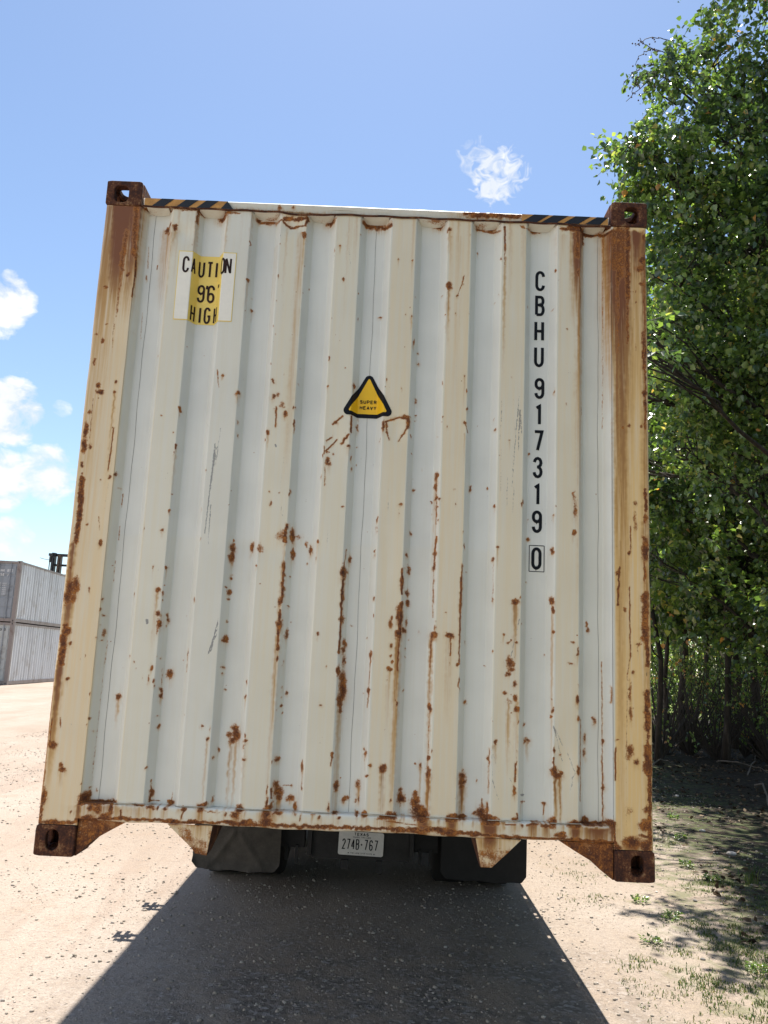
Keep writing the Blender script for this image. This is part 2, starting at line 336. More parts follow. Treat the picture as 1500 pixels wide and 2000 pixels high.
SPEC = """
1b 760 15 30 30 1.1 200;1b 700 75 16 16 .9 300;1b 712 -10 18 30 1 0;1l 750 35 775 -5 14 1.1;1l 375 310 370 500 9 1.3;1l 370 500 335 700 6 1.2;1b 300 480 16 16 .9 60;1b 85 603 12 5 .8 60;1b 98 962 9 4 .7 0;1b 50 1135 8 16 .8 30;1b 480 510 8 20 .9 40;1l 580 430 590 390 5 .9;1b 925 185 7 10 .8 0;1b 1470 535 10 25 1 300;1b 1435 825 5 5 .8 0;1b 190 1528 8 8 .9 20;1b 178 1635 9 12 1 160;1b 15 1570 18 18 1 30;1b 40 1610 20 14 1 40;1b 875 1183 5 6 .7 0;1b 800 1790 12 14 1 60;1b 622 1857 5 5 .8 0;1b 1372 1635 16 16 .9 60;1b 1225 1462 9 9 .9 25;1l 1172 1430 1185 1580 3 .8;1l 500 210 490 420 3 .75;1l 440 850 420 1100 3 .65;1l 205 600 185 900 5 .6;1l 165 900 145 1250 3 .6;1b 420 1105 4 4 .8 0;1b 352 1050 12 14 .45 0;1b 500 300 4 5 .8 0;1b 8 1690 8 8 .8 0;1b 150 1985 8 14 .9 100
2b 22 540 10 26 1 120;2b 68 710 7 8 .8 0;2b 62 845 13 17 1 60;2b 313 490 5 9 .9 30;2b 298 735 5 9 .9 0;2b 292 1057 5 4 .9 0;2b 340 172 4 4 .8 0;2b 350 580 4 4 .8 0;2b 490 652 5 5 .9 0;2b 555 660 5 5 .8 0;2b 615 628 4 4 .8 0;2b 575 90 14 26 1 40;2b 575 395 5 8 .7 0;2b 865 240 5 22 .8 0;2b 922 195 12 14 1 60;2b 955 525 13 12 1 40;2b 1092 655 4 4 .8 0;2b 1315 905 22 9 1 20;2b 1095 915 5 16 .8 0;2b 1400 812 4 5 .7 0;2b 972 1388 5 4 .8 0;2b 1360 1572 4 4 .8 0;2b 797 1570 7 16 .9 50;2b 1057 1570 8 26 1 60;2b 262 1510 18 14 .8 0;2b 280 1540 12 12 .8 0;2b 265 1670 18 22 .95 50;2b 318 1655 12 22 .8 0;2b 350 1740 12 14 .85 0;2b 370 1770 8 8 .8 0;2b 388 1835 22 24 .95 50;2b 275 1790 6 5 .8 0;2l 302 1775 290 1970 7 .95;2b 487 1770 6 16 .9 0;2b 510 1545 6 12 .8 0;2b 270 975 3 14 .6 0;2b 248 1340 3 14 .6 0;2b 468 1930 6 40 1 0;2b 215 1995 10 8 .9 0;2b 355 1370 6 8 .4 0;2b 368 1450 3 3 .7 0;2b 537 1408 3 3 .7 0;2b 840 905 4 10 .7 0
2s 1010 200 1020 400 18 .46;2s 985 420 1060 420 5 .5;2s 330 60 340 120 3 .6;2s 870 200 850 480 3 .6;2s 760 1145 730 1142 5 .4;2s 1340 500 1345 600 2 .4;2s 930 130 975 160 8 .45
tb 280 620 16 16 1 0;tl 350 560 250 640 12 .95;tl 410 745 335 830 14 1.05;tl 290 790 180 900 11 .95;tl 240 765 190 800 11 .9;tl 430 560 430 720 11 1.05;tb 400 855 20 16 .95 60;tb 260 930 10 10 .8 0;tb 195 1000 22 32 1.1 0;tb 215 1035 20 18 .95 60;tl 165 850 165 930 6 1;tl 175 1060 170 1240 6 .8;tb 195 910 14 12 .9 0;tb 425 970 7 30 .9 0;tb 425 1080 6 26 .85 0;tb 490 680 12 40 .75 0;tb 495 600 8 8 .8 0;tb 485 868 9 6 .9 0;tb 485 1050 6 6 .9 0;tb 740 650 14 50 1 60;tl 760 615 900 570 10 1.05;tl 900 570 980 590 14 1;tl 985 590 990 670 22 1.1;tl 985 670 930 750 14 1;tl 930 750 890 805 9 .95;tl 770 620 780 720 14 .95;tl 780 720 800 790 10 .9;tb 1085 48 13 14 1 20;tb 1060 420 13 28 .8 0;tb 1058 558 9 9 1 0;tb 1060 605 9 5 .9 0;tb 925 285 6 12 .9 30;tb 1010 760 6 14 .9 0;tb 715 790 4 28 .6 0;tb 1325 572 6 8 .9 10;tb 1372 662 6 12 .9 10;tb 1278 760 7 6 .7 0;tb 1020 932 5 4 .8 0;tb 1260 1160 14 45 1 200;tb 750 380 8 12 .9 0;tb 450 265 8 18 .9 0;tl 1260 1230 1260 1250 8 1
3b 435 20 45 24 .9 0;3b 540 40 20 12 1.1 160;3l 520 40 522 70 5 1;3b 740 95 6 5 .8 0;3b 820 40 36 12 .9 0;3b 950 45 50 22 .85 0;3b 815 268 9 7 .9 40;3b 45 330 8 14 .8 60;3b 180 340 9 12 .7 60;3l 1085 10 1085 180 9 1.2;3l 1085 180 1078 380 7 .85;3k 1085 300 14 900 .5;3k 555 100 14 260 .35;3b 535 590 27 34 1.2 60;3k 530 620 18 420 .62;3l 685 490 655 590 7 .85;3b 675 515 9 14 .95 0;3l 650 600 625 670 5 .8;3b 620 680 15 16 .95 40;3b 672 570 8 6 .9 0;3b 198 698 5 7 .8 0;3b 155 793 5 5 .9 0;3b 172 880 15 15 .9 130;3b 115 863 4 4 .8 0;3b 190 1140 9 34 .95 60;3b 98 1187 4 4 .8 0;3b 232 1255 8 8 .95 0;3b 232 1350 13 14 1.05 20;3b 463 697 6 6 .9 0;3b 500 880 6 6 .95 0;3b 605 862 5 14 .85 20;3b 732 852 5 5 .7 0;3b 975 762 8 6 .9 0;3b 1030 665 3 16 .6 0;3b 690 1470 10 9 .95 200;3b 75 1585 6 9 .95 30;3b 210 1720 15 30 .72 0;3b 208 1860 7 7 .95 0;3b 208 1905 8 4 .9 0;3b 475 1870 6 8 .9 20;3b 522 1960 6 12 .9 20;3b 715 1790 5 20 .9 0;3b 690 1930 14 12 1 0;3b 990 1985 6 12 .9 0;3b 1285 15 60 8 .8 0;3b 1360 60 30 22 .85 0;3b 1440 50 40 8 .7 0;3b 1150 1480 4 6 .7 0;3b 1310 795 4 4 .7 0;3b 1288 965 4 6 .7 0
3s 600 1340 600 1390 14 .42;3s 1070 1660 1040 1990 4 .6;3s 1175 1580 1160 1760 4 .6;3s 1220 1660 1190 1990 5 .7;3s 1235 1800 1225 1990 10 .7
4k 440 60 60 700 1;4k 455 60 46 420 1.1;4l 440 40 440 300 40 .8;4b 450 460 14 40 .9 0;4k 460 500 36 1500 .62;4b 610 90 130 22 .75 0;4l 490 80 490 180 22 1;4l 300 30 760 60 22 1.3;4l 690 90 690 300 3 .7;4l 690 300 685 1990 2.5 .62;4b 200 822 8 5 .7 0;4b 340 1013 5 5 .8 0;4b 335 1357 4 3 .8 0;4b 220 1125 3 3 .7 0;4l 478 1770 480 1850 5 .9;4b 658 1235 3 3 .7 0;4k 300 90 90 260 .25
4l 800 60 800 420 55 .75;4l 930 60 930 700 36 1.02;4l 850 40 860 500 46 .74;4l 930 700 930 1150 18 .78;4k 850 60 130 1300 1.15;4k 900 400 90 1500 .8;4l 820 500 840 1250 14 .62;4l 810 600 830 1990 8 .5;4k 1010 60 70 520 .9;4b 1070 340 30 45 1.2 0;4b 1050 425 44 30 1.1 0;4b 1070 570 24 22 1.1 0;4l 1085 280 1100 1100 13 .74;4l 1095 1100 1105 1990 14 .85;4l 1080 1040 1085 1400 12 .9;4b 980 655 5 8 .8 0;4b 1008 655 7 16 .8 0;4b 1010 745 10 14 .9 0;4b 1000 925 5 4 .8 0;4l 1065 1040 1065 1160 5 .95;4l 1010 1150 1008 1230 4 .75;4l 1075 1230 1075 1300 10 1.1;4b 1095 1640 20 40 1.2 0;4b 1095 1750 18 40 1.2 0;4b 885 1975 12 18 1 0;4b 940 1960 20 20 .8 0;4b 1065 1955 12 14 1 0;4b 1010 1695 4 6 .7 0;4b 330 1750 9 18 .45 0
5b 100 170 60 14 .9 0;5b 690 232 17 14 1 0;5l 695 240 718 325 5 .95;5k 690 330 8 240 .35;5b 715 85 6 22 .95 0;5b 992 285 8 16 1 20;5b 980 195 3 14 .7 0;5b 475 172 7 8 .9 0;5b 522 262 7 13 .9 0;5b 465 215 5 5 .7 0;5b 1130 405 9 6 .85 60;5b 1312 540 12 12 .85 0;5b 1300 1365 16 16 .85 0;5b 1300 1175 8 12 .55 0;5b 432 362 8 5 .7 0;5b 168 530 4 5 .7 0;5b 180 768 4 6 .7 0;5b 187 883 11 10 .9 0;5b 65 1020 13 10 .95 0;5b 588 877 8 6 .9 0;5b 600 1012 7 8 .95 30;5b 745 868 12 22 .95 30;5b 905 865 11 10 .85 0;5b 272 685 3 10 .6 0;5b 412 745 18 26 .95 40;5l 412 760 410 1220 7 .85;5b 405 860 14 26 .95 0;5b 410 970 20 18 1 0;5b 445 975 14 16 .95 60;5b 410 1060 14 16 .85 0;5k 412 780 26 900 .35;5b 360 1000 10 12 .7 0;5b 365 1130 4 5 .8 0;5b 160 1310 13 14 .9 0;5b 978 1045 5 20 .95 60;5b 1248 1020 6 22 .95 20;5b 1008 1440 9 10 .95 70;5b 968 1565 8 22 .95 40;5b 685 1435 4 16 .8 0;5b 700 1690 5 4 .85 0;5b 122 1515 14 20 1 30;5b 140 1660 20 40 .75 0;5l 410 1340 385 1660 10 .95;5b 400 1500 20 24 .95 0;5b 388 1640 12 26 1 0;5l 385 1660 380 1990 6 .75;5l 75 1655 75 1900 12 1.15;5b 75 1770 18 60 1.1 0;5l 655 1740 650 1900 13 1.1;5b 658 1630 6 24 .9 0;5l 650 1900 650 2000 8 1;5b 130 1880 22 30 .75 0;5b 130 1980 16 20 .95 0;5b 72 1985 12 14 .95 0;5b 1185 1975 36 22 1.1 300;5b 1228 1930 6 20 .8 0;5l 968 1590 962 1990 3 .55;5b 965 1960 6 26 .8 0;5b 1293 1783 4 3 .8 0
5s 1050 0 1035 400 5 .6;5s 1215 50 1150 850 8 .62;5s 1225 100 1215 500 12 .62;5s 1240 150 1245 330 12 .6;5s 1175 850 1158 1110 5 .6;5s 1110 760 1098 1050 5 .62;5s 1085 420 1045 850 6 .5;5s 1045 480 1040 920 12 .48;5s 1180 200 1150 700 4 .65;5s 915 940 915 950 12 .5;5s 140 700 120 930 12 .42;5s 20 550 110 650 8 .45;5s 600 1350 600 1380 8 .3;5s 45 1050 50 1110 9 .45
al 842 80 850 200 4 .75;ab 880 122 10 10 .95 20;ab 992 255 16 14 .9 60;al 560 355 570 390 9 1;ab 430 417 5 4 .8 0;ab 515 538 6 6 .9 10;al 535 630 533 660 9 1.1;ak 535 670 9 260 .35;al 85 510 40 820 6 .95;ab 60 868 9 9 .9 0;ab 96 850 5 14 .9 0;ab 123 955 6 5 .9 0;al 148 990 140 1090 2.5 .8;al 125 1230 117 1330 4 .85;al 95 1480 80 1640 2.5 .7;ab 438 1248 12 9 1 40;ab 490 1120 6 14 .95 0;ab 370 1528 5 7 .9 60;ab 470 1535 6 9 .9 60;ab 510 988 5 5 .8 0;ab 985 470 5 7 .8 0;ab 993 560 5 12 .85 0;ab 1213 540 11 24 1 80;ab 1250 165 16 16 .8 0;ab 1250 280 16 20 .95 0;ab 1285 270 14 16 .8 0;ab 1312 335 14 22 .8 0;ab 1338 405 16 22 .95 30;al 1272 350 1268 500 6 .95;ab 1220 975 5 5 .9 0;ab 1296 978 5 5 .9 0;ab 1230 1057 6 12 .9 10;ab 1300 1300 35 34 .52 0;al 1350 1215 1325 1340 10 1.1;ak 1330 1350 10 400 .42;ab 1393 1300 12 50 1 0;ab 1450 1310 36 20 .42 0;ab 1395 1420 14 34 .8 0;ab 1155 1388 24 40 .58 0;ab 1097 1383 14 34 .85 0;ab 955 1390 20 30 1 0;ab 948 1450 16 34 1 20;ab 960 1335 6 12 .8 0;ab 945 1605 9 12 .9 0;ab 1325 1520 10 26 1.1 0;ab 1315 1640 8 36 1 0;ab 900 1672 7 8 .9 0;ab 1403 355 6 24 .9 0;ab 1400 460 5 20 .9 0;ab 1400 525 4 14 .9 0;ab 1122 1525 4 14 .7 0
as 865 510 830 780 6 .62;as 825 620 750 1280 9 .7;as 835 640 790 950 12 .6;as 795 1070 775 1360 5 .75;as 1362 480 1340 850 8 .48;as 1330 720 1300 960 5 .55;as 75 720 15 1110 6 .5;as 455 275 500 245 6 .5;as 1325 1070 1320 1160 5 .6;as 250 60 248 100 5 .6;as 755 460 780 500 9 .5;as 185 560 186 565 12 .35;as 1265 630 1270 645 9 .9
bl 600 300 585 400 14 1.05;bb 565 360 40 45 .55 0;bb 645 360 16 50 1 0;bb 690 370 36 26 .46 0;bb 745 425 14 20 .6 0;bb 775 460 14 32 1 0;bb 645 500 16 46 .75 0;bb 205 455 20 32 1 0;bb 200 520 14 40 1.05 30;bb 345 450 14 36 .9 0;bb 400 450 20 44 .55 0;bb 480 122 7 14 .9 0;bb 472 40 5 4 .8 0;bb 545 42 4 6 .9 0;bb 192 665 8 14 .95 0;bb 178 770 12 22 .9 0;bb 175 828 8 6 .95 0;bb 152 738 5 6 .8 0;bb 405 715 5 4 .9 0;bb 510 885 4 4 .9 0;bb 375 585 4 16 .7 0;bl 578 565 560 850 10 1.05;bb 565 760 12 60 .9 0;bb 545 850 14 30 1 0;bl 548 900 530 1190 11 1.1;bb 540 1010 20 44 1.05 0;bb 528 1255 8 18 1.1 0;bk 530 1100 18 800 .55;bk 566 560 10 500 .5;bb 600 1080 14 44 .75 0;bb 628 990 4 4 .8 0;bb 612 885 8 6 .8 0;bb 622 657 6 5 .9 0;bb 755 563 4 8 .9 0;bb 827 400 9 12 1 120;bb 812 525 3 14 .8 0;bb 1008 145 9 8 .95 10;bb 1265 240 5 22 .95 0;bb 1260 320 14 40 .36 0;bb 1435 130 13 10 .95 0;bb 1420 190 6 18 .5 0;bb 1062 535 11 26 .9 0;bb 1015 630 22 45 1.1 0;bl 1035 460 1020 600 5 .7;bl 1015 680 1000 900 11 1.1;bl 1000 900 990 1100 9 1;bl 990 1100 980 1220 9 1.05;bb 975 1350 12 40 1.15 0;bb 1010 980 14 30 .75 0;bb 1022 1150 18 36 .75 0;bb 1010 1200 14 26 .95 0;bb 1020 1270 10 36 .95 0;bb 1005 1400 22 60 .85 0;bb 1010 1490 24 60 1.15 0;bb 990 1560 22 70 .95 0;bb 995 1620 12 36 1.1 60;bk 985 1640 18 800 .45;bb 1077 1022 7 6 .95 0;bb 1187 1110 6 6 .9 0;bb 1238 822 6 16 1 0;bb 1218 1230 8 22 1 60;bl 1215 1240 1195 1590 4 .7;bb 1195 1490 8 30 .95 0;bb 150 1120 20 28 .9 20;bb 132 1318 11 8 .95 0;bb 125 1368 6 7 1 0;bb 148 1490 8 7 .9 0;bb 162 990 5 5 .9 0;bb 828 1082 11 13 .95 30;bb 888 1317 6 6 .9 0;bb 848 1600 11 8 .9 0;bb 600 1512 10 14 .95 0;bb 555 1603 9 9 .95 0;bb 553 1545 4 4 .9 0;bb 565 1665 5 4 .9 0;bb 565 1480 12 10 .5 0;bb 575 1290 8 40 .45 0;bb 308 1425 5 16 .9 0;bb 297 1545 7 14 .95 60;bb 1160 1510 5 4 .9 0
bs 900 320 895 450 9 .5;bs 40 130 25 420 5 .65;bs 100 970 30 1220 4 .9;bs 85 1050 20 1230 4 .8;bs 760 1700 745 1740 8 .5;bs 560 140 555 190 4 .6;bs 555 190 572 220 4 .6;bs 1185 1130 1185 1170 8 .4;bs 1345 90 1342 180 4 .6;bs 670 1740 672 1742 8 .35
cb 340 600 8 8 .5 0;cb 318 690 10 60 1.1 0;cl 312 860 300 1110 16 1.25;cb 300 940 22 60 1.1 0;cb 290 1085 22 30 1.2 0;cb 335 1055 14 20 1.1 0;cl 300 1120 285 1350 9 .95;ck 290 1120 22 900 .62;cb 245 965 8 14 .95 0;cb 240 1000 14 34 .85 0;cb 240 1165 12 14 .95 0;cb 240 1240 8 10 .95 0;cb 250 1278 8 12 .9 0;cb 230 1335 18 14 .95 60;cb 208 1423 5 5 .9 0;cb 278 1590 6 20 .95 0;cb 355 780 13 26 .85 0;cb 360 855 16 22 .95 0;cb 352 500 9 14 1 20;cb 365 610 13 36 .78 0;cb 350 1000 12 34 .6 0;cb 345 1195 7 5 .9 0;cb 343 1245 5 5 .9 0;cb 328 1495 5 5 .9 0;cb 270 895 6 9 .8 0;cb 368 1120 6 6 .85 0;cb 380 342 9 13 .9 0;cb 402 25 8 8 .85 0;cb 820 18 8 20 .95 20;cb 942 15 6 8 .9 0;cb 712 122 5 5 .95 20;cb 535 115 9 8 .8 0;cb 778 440 4 16 .85 0;cb 788 630 4 4 .9 0;cl 758 570 758 700 6 .95;cl 752 710 748 880 10 1.1;cl 748 880 742 1140 8 1.05;cl 742 1140 735 1290 6 1;cb 730 1298 10 13 1.05 0;cb 735 1440 5 44 1 0;cb 785 1135 8 22 .55 0;cb 443 1065 8 16 .5 0;cb 555 1090 24 20 1.05 0;cl 535 1100 525 1330 6 1;ck 535 1100 12 700 .65;cl 522 1340 518 1600 3 .65;cb 520 1625 12 26 1.05 30;cl 518 1650 512 1870 4 .75;cb 665 1090 26 18 1.05 0;cl 675 1110 675 1240 6 .95;cb 668 1290 5 16 .6 0;ck 668 1110 24 420 .38;cb 645 920 6 4 .9 0;cb 562 985 5 4 .9 0;cl 550 600 545 960 4 .8;cb 548 840 5 26 .85 0;cb 995 150 5 16 .9 40;cb 1200 130 5 16 .9 20;cb 1020 442 8 9 .95 90;cb 990 535 6 18 1 40;cb 985 830 4 26 .85 0;cb 1150 845 22 17 1.15 0;ck 1150 860 20 360 .6;cb 1062 1088 8 7 .95 40;cb 1100 1140 14 10 .75 0;cb 1123 1125 6 8 .9 0;cb 1163 1143 10 10 .95 0;cb 1112 1290 30 34 .88 0;cb 1120 1340 24 24 .85 0;cb 1095 1375 22 18 .85 0;cb 1140 1310 12 26 .8 0;cb 1145 1445 18 20 .95 0;cb 1150 1545 17 24 .95 0;cb 1070 1510 14 13 .85 0;cb 1118 1515 8 8 .9 0;cb 1100 1580 30 26 .48 0;cb 1160 1635 18 20 1 0;cb 1125 1662 5 4 .9 0;ck 1100 1600 14 330 .5;ck 1160 1560 16 330 .45;cb 980 1205 5 9 .95 0;cb 778 1578 9 11 .85 0;cb 923 1312 5 4 .85 0;cb 1240 388 13 13 .85 0;cb 1428 210 4 6 .95 40;cb 1425 470 7 16 .95 0;cb 1420 835 13 26 1.15 0;cb 1424 905 7 26 1.05 0;cb 1425 1070 8 16 1 0;ck 1422 850 7 900 .55;cb 1420 1555 4 5 .9 0;cb 1418 1640 6 14 .95 0;cb 1410 1690 4 14 .8 0;cb 1213 1745 8 6 .9 0;cb 1235 1860 22 26 .8 0;cb 1005 1872 14 8 1 0;cb 1480 1960 10 10 .6 0;cb 1233 703 4 4 .85 0;cb 1360 1240 4 6 .8 0;cb 985 1720 3 40 .45 0
cs 1180 970 1120 1240 4 .8;cs 1155 1210 1140 1260 4 .7;cs 1430 1750 1500 1900 5 .8;cs 1090 20 1085 150 4 .6;cs 1135 0 1130 200 4 .6;cs 60 1150 58 1152 13 .35;cs 222 0 215 180 4 .6
6b 630 215 15 17 1.05 40;6k 625 230 12 300 .45;6b 638 395 20 26 .95 0;6b 640 470 16 34 .95 0;6b 625 530 9 30 .7 0;6b 665 235 11 20 .7 0;6b 668 288 5 5 .9 0;6b 710 410 8 16 .85 0;6b 712 445 11 12 .95 20;6b 697 480 5 22 .6 0;6b 447 240 6 12 .95 0;6b 593 30 6 7 .9 30;6b 703 35 7 9 .95 30;6b 692 168 6 6 .8 0;6b 195 275 7 14 .95 0;6b 178 360 6 12 .85 0;6b 226 407 8 6 .9 0;6b 215 540 10 28 .7 0;6b 200 600 8 6 .95 0;6b 153 575 6 14 .9 0;6b 190 480 5 6 .8 0;6l 298 30 285 150 2.5 .6;6l 240 600 215 790 3 .7;6l 215 790 115 1700 2 .52;6b 545 450 5 5 .4 0;6b 415 717 9 9 .9 0;6b 443 772 7 8 .9 0;6b 460 832 4 4 .8 0;6b 585 820 12 17 .85 30;6b 558 905 8 30 .72 0;6b 597 915 8 14 .95 0;6b 607 952 7 9 .95 0;6b 622 727 5 4 .9 0;6b 655 745 5 4 .8 0;6b 728 860 26 30 .98 0;6b 700 873 11 7 .75 0;6k 735 880 16 100 .3;6b 657 985 9 26 .9 0;6b 655 1035 11 17 1 40;6l 668 820 660 950 3 .6;6b 867 700 6 26 1 30;6l 867 720 855 850 3 .75;6b 325 1042 18 28 1.02 0;6k 322 1070 12 150 .5;6b 630 1190 9 5 .9 0;6b 640 1275 6 14 .85 0;6b 105 1015 5 7 .8 0;6b 92 1218 6 9 .85 0;6b 72 1268 4 8 .8 0;6b 133 1308 8 9 .8 0;6b 533 1600 6 9 .9 0;6l 583 1690 580 1780 4 .9;6b 583 1790 13 26 1 0;6l 578 1800 568 1860 8 1.1;6l 565 1855 650 1857 3 1;6b 735 1862 24 16 .95 0;6l 748 1790 745 1850 3 .7;6b 27 1723 4 6 .9 0;6b 55 1830 26 34 1.2 0;6b 100 1810 6 40 .9 0;6b 107 1745 6 7 .9 0;6b 152 1770 9 12 .85 0;6b 962 1893 26 14 1.05 0;6b 995 1890 12 14 1.1 0;6b 980 1275 13 14 .95 20;6b 1018 1370 11 13 1.05 0;6k 1015 1380 9 400 .5;6b 1100 1465 8 28 .75 0;6b 1065 1520 8 8 .85 0;6b 1063 1850 9 30 .6 0;6b 1235 1290 28 28 .98 0;6b 1245 1340 26 50 1.1 0;6b 1190 1345 26 22 .8 0;6b 1215 1385 26 26 .95 0;6k 1205 1400 12 480 .6;6k 1245 1400 12 420 .5;6b 1315 1392 16 14 1 0;6b 1305 1440 12 22 .6 0;6b 1308 1530 13 9 .85 0;6k 1315 1400 11 300 .4;6b 1160 590 20 26 .85 20;6b 1187 228 13 22 .9 0;6b 1187 280 9 8 .95 0;6b 1205 112 9 10 .9 0;6b 1160 185 5 5 .8 0;6b 1172 455 6 6 .95 0;6b 1140 805 12 8 .9 0;6b 1132 858 7 6 1 0;6b 1157 988 8 7 .85 0;6b 1330 925 4 16 .8 0;6b 1317 1050 5 16 .95 30;6b 510 897 3 9 .7 0;6b 857 412 3 14 .6 0;6b 300 1870 20 14 .95 0
6s 1105 430 1095 550 4 .75;6s 1095 550 1020 715 4 .85;6s 1080 570 1045 690 4 .8;6s 490 170 470 340 12 .38;6s 545 440 545 460 14 1.1;6s 1010 250 1010 252 5 .6;6s 885 490 880 550 3 .5
7b 475 190 10 40 .5 0;7b 730 165 12 13 .95 30;7b 800 435 6 6 .9 0;7b 752 755 11 9 .85 0;7b 470 660 12 12 .95 0;7b 420 690 5 5 .9 0;7b 420 765 11 10 .95 0;7b 430 832 5 4 .9 0;7b 388 1212 20 22 .95 0;7b 380 1430 26 40 .85 0;7b 405 1480 38 34 .95 0;7b 405 1530 24 32 1 0;7k 405 1520 26 90 .7;7l 340 1460 340 1540 8 .9;7b 345 1600 10 40 .7 0;7b 500 1545 34 28 .85 0;7l 440 1430 520 1430 3 .8;7b 515 1432 10 8 .75 0;7b 545 1612 16 26 1.1 0;7b 305 1470 6 34 1 0;7b 300 1580 9 50 1 0;7l 300 1640 570 1660 6 .5;7b 325 1620 24 18 1.1 0;7l 605 1215 602 1250 4 .9;7b 600 1285 10 30 1.05 0;7l 600 1310 592 1470 5 .8;7b 597 1458 7 6 1 0;7b 848 1180 10 24 1 0;7l 845 1190 840 1270 7 .95;7b 885 1435 18 46 1 20;7b 922 1378 4 4 .9 0;7b 950 1550 18 24 .95 0;7b 980 1530 11 11 .95 0;7b 1068 1420 24 44 .72 0;7k 1068 1440 15 120 .6;7b 1075 1545 8 28 .95 0;7b 1045 1555 8 9 .8 0;7b 1118 1130 8 14 .95 0;7b 1130 1165 11 24 .8 0;7l 1122 1180 1120 1300 4 .6;7b 1165 1268 13 12 1 0;7b 1145 1350 11 13 1 0;7b 1277 1295 26 34 1.08 0;7k 1275 1310 20 340 .68;7b 1343 1555 9 16 1 0;7b 1390 740 7 20 1 0;7b 1310 555 6 6 .9 0;7k 1330 460 18 420 .35;7b 1180 340 8 20 1 40;7l 1178 360 1165 480 3 .65;7b 1155 640 8 24 .95 0;7l 1160 580 1145 780 3 .75;7b 1425 1470 14 22 .8 0;7b 1430 1545 34 30 1.05 0;7b 1425 1600 9 34 .6 0;7b 1448 638 5 5 .9 0;7b 75 1625 26 20 1.15 0;7b 815 1625 9 30 1 0;7b 875 1650 26 9 1.05 0;7b 1060 1655 16 9 .9 0;7b 1115 1680 20 20 1.1 0;7b 1265 1690 20 10 1 0;7b 1340 1690 40 24 1.15 0
8b 60 50 10 20 .5 0;8b 290 185 26 20 1.05 0;8b 425 185 28 18 1 0;8b 130 1500 26 26 .85 0;8b 135 1570 38 40 .95 0;8b 150 1640 50 46 1.08 0;8b 200 1660 40 40 1.05 0;8b 8 1530 24 40 1 0;8b 175 1262 12 26 .9 0;8b 130 1255 8 8 .9 0;8k 178 1280 6 320 .6;8b 240 1205 9 26 1.1 0;8b 245 1330 18 40 1.1 0;8k 245 1360 18 320 .75;8l 240 1230 228 1480 5 .7;8b 252 790 12 30 1.15 0;8l 250 820 240 1180 4 .72;8b 525 1345 32 36 .95 0;8b 525 1400 32 26 1.15 0;8b 520 1440 26 26 .9 0;8k 520 1440 26 200 .8;8k 560 1450 14 90 .4;8b 520 1540 16 60 .38 0;8b 680 1650 32 46 1.05 0;8l 690 1540 690 1620 6 .85;8b 640 1660 30 20 .8 0;8b 645 1385 6 16 .7 0;8l 755 1120 745 1500 5 .85;8b 748 1210 8 16 1 0;8l 738 1580 735 1680 8 1.05;8b 770 1710 36 22 1.2 0;8b 710 1690 60 14 1.15 0;8b 440 1700 50 20 1.15 0;8b 520 1685 36 14 1.1 0;8b 470 1690 16 16 1.1 0;8b 808 1077 14 13 1.05 0;8k 800 1090 14 110 .55;8l 985 1130 985 1270 5 .6;8l 975 1250 970 1400 9 1;8b 965 1470 10 34 1.05 0;8l 985 1670 990 1710 8 1;8b 965 1720 24 14 1.05 0;8b 1070 1050 16 18 1 0;8b 1050 1070 10 12 .9 0;8k 1070 1070 16 120 .4;8b 1045 922 9 9 .85 0;8l 1015 1568 1050 1568 4 1;8b 1035 1575 4 12 .8 0;8b 1210 1580 14 9 1.1 0;8l 1190 1578 1225 1578 4 1;8l 1212 1590 1205 1680 3 .8;8k 1208 1580 7 120 .5;8b 1025 1575 8 8 .6 0;8k 1020 1580 8 100 .4;8b 1300 1320 26 30 1.15 0;8b 1330 1350 34 22 1.2 0;8b 1360 1335 14 18 1 0;8l 1295 1200 1298 1290 8 1;8k 1310 1350 14 320 .75;8k 1350 1350 14 380 .6;8l 1345 1370 1350 1740 3 .75;8b 1285 1740 24 34 1.1 0;8b 1470 1760 50 26 1.3 0;8b 870 175 9 9 1 0;8b 1285 710 5 7 .9 0;8b 1280 800 8 20 1 0;8b 1272 860 4 16 .9 0;8b 1212 345 4 8 .8 0
8s 775 1130 780 1400 7 .55;8s 785 1170 820 1280 7 .6;8s 780 1390 830 1550 6 .7;8s 800 1290 795 1370 12 .45;8s 920 1070 975 1130 5 .6;8s 985 1130 990 1240 5 .6;8s 925 1370 965 1470 5 .7;8s 920 1530 960 1490 10 .4;8s 1290 930 1370 1230 5 .9;8s 1290 1130 1310 1180 6 .6;8s 1410 1160 1475 1330 8 .65;8s 1470 1330 1440 1470 14 .5;8s 1015 1508 1045 1508 4 1.1;8s 1018 1520 1042 1520 4 1.1;8s 690 1440 690 1660 4 .4;8s 1205 1410 1205 1560 2 .4
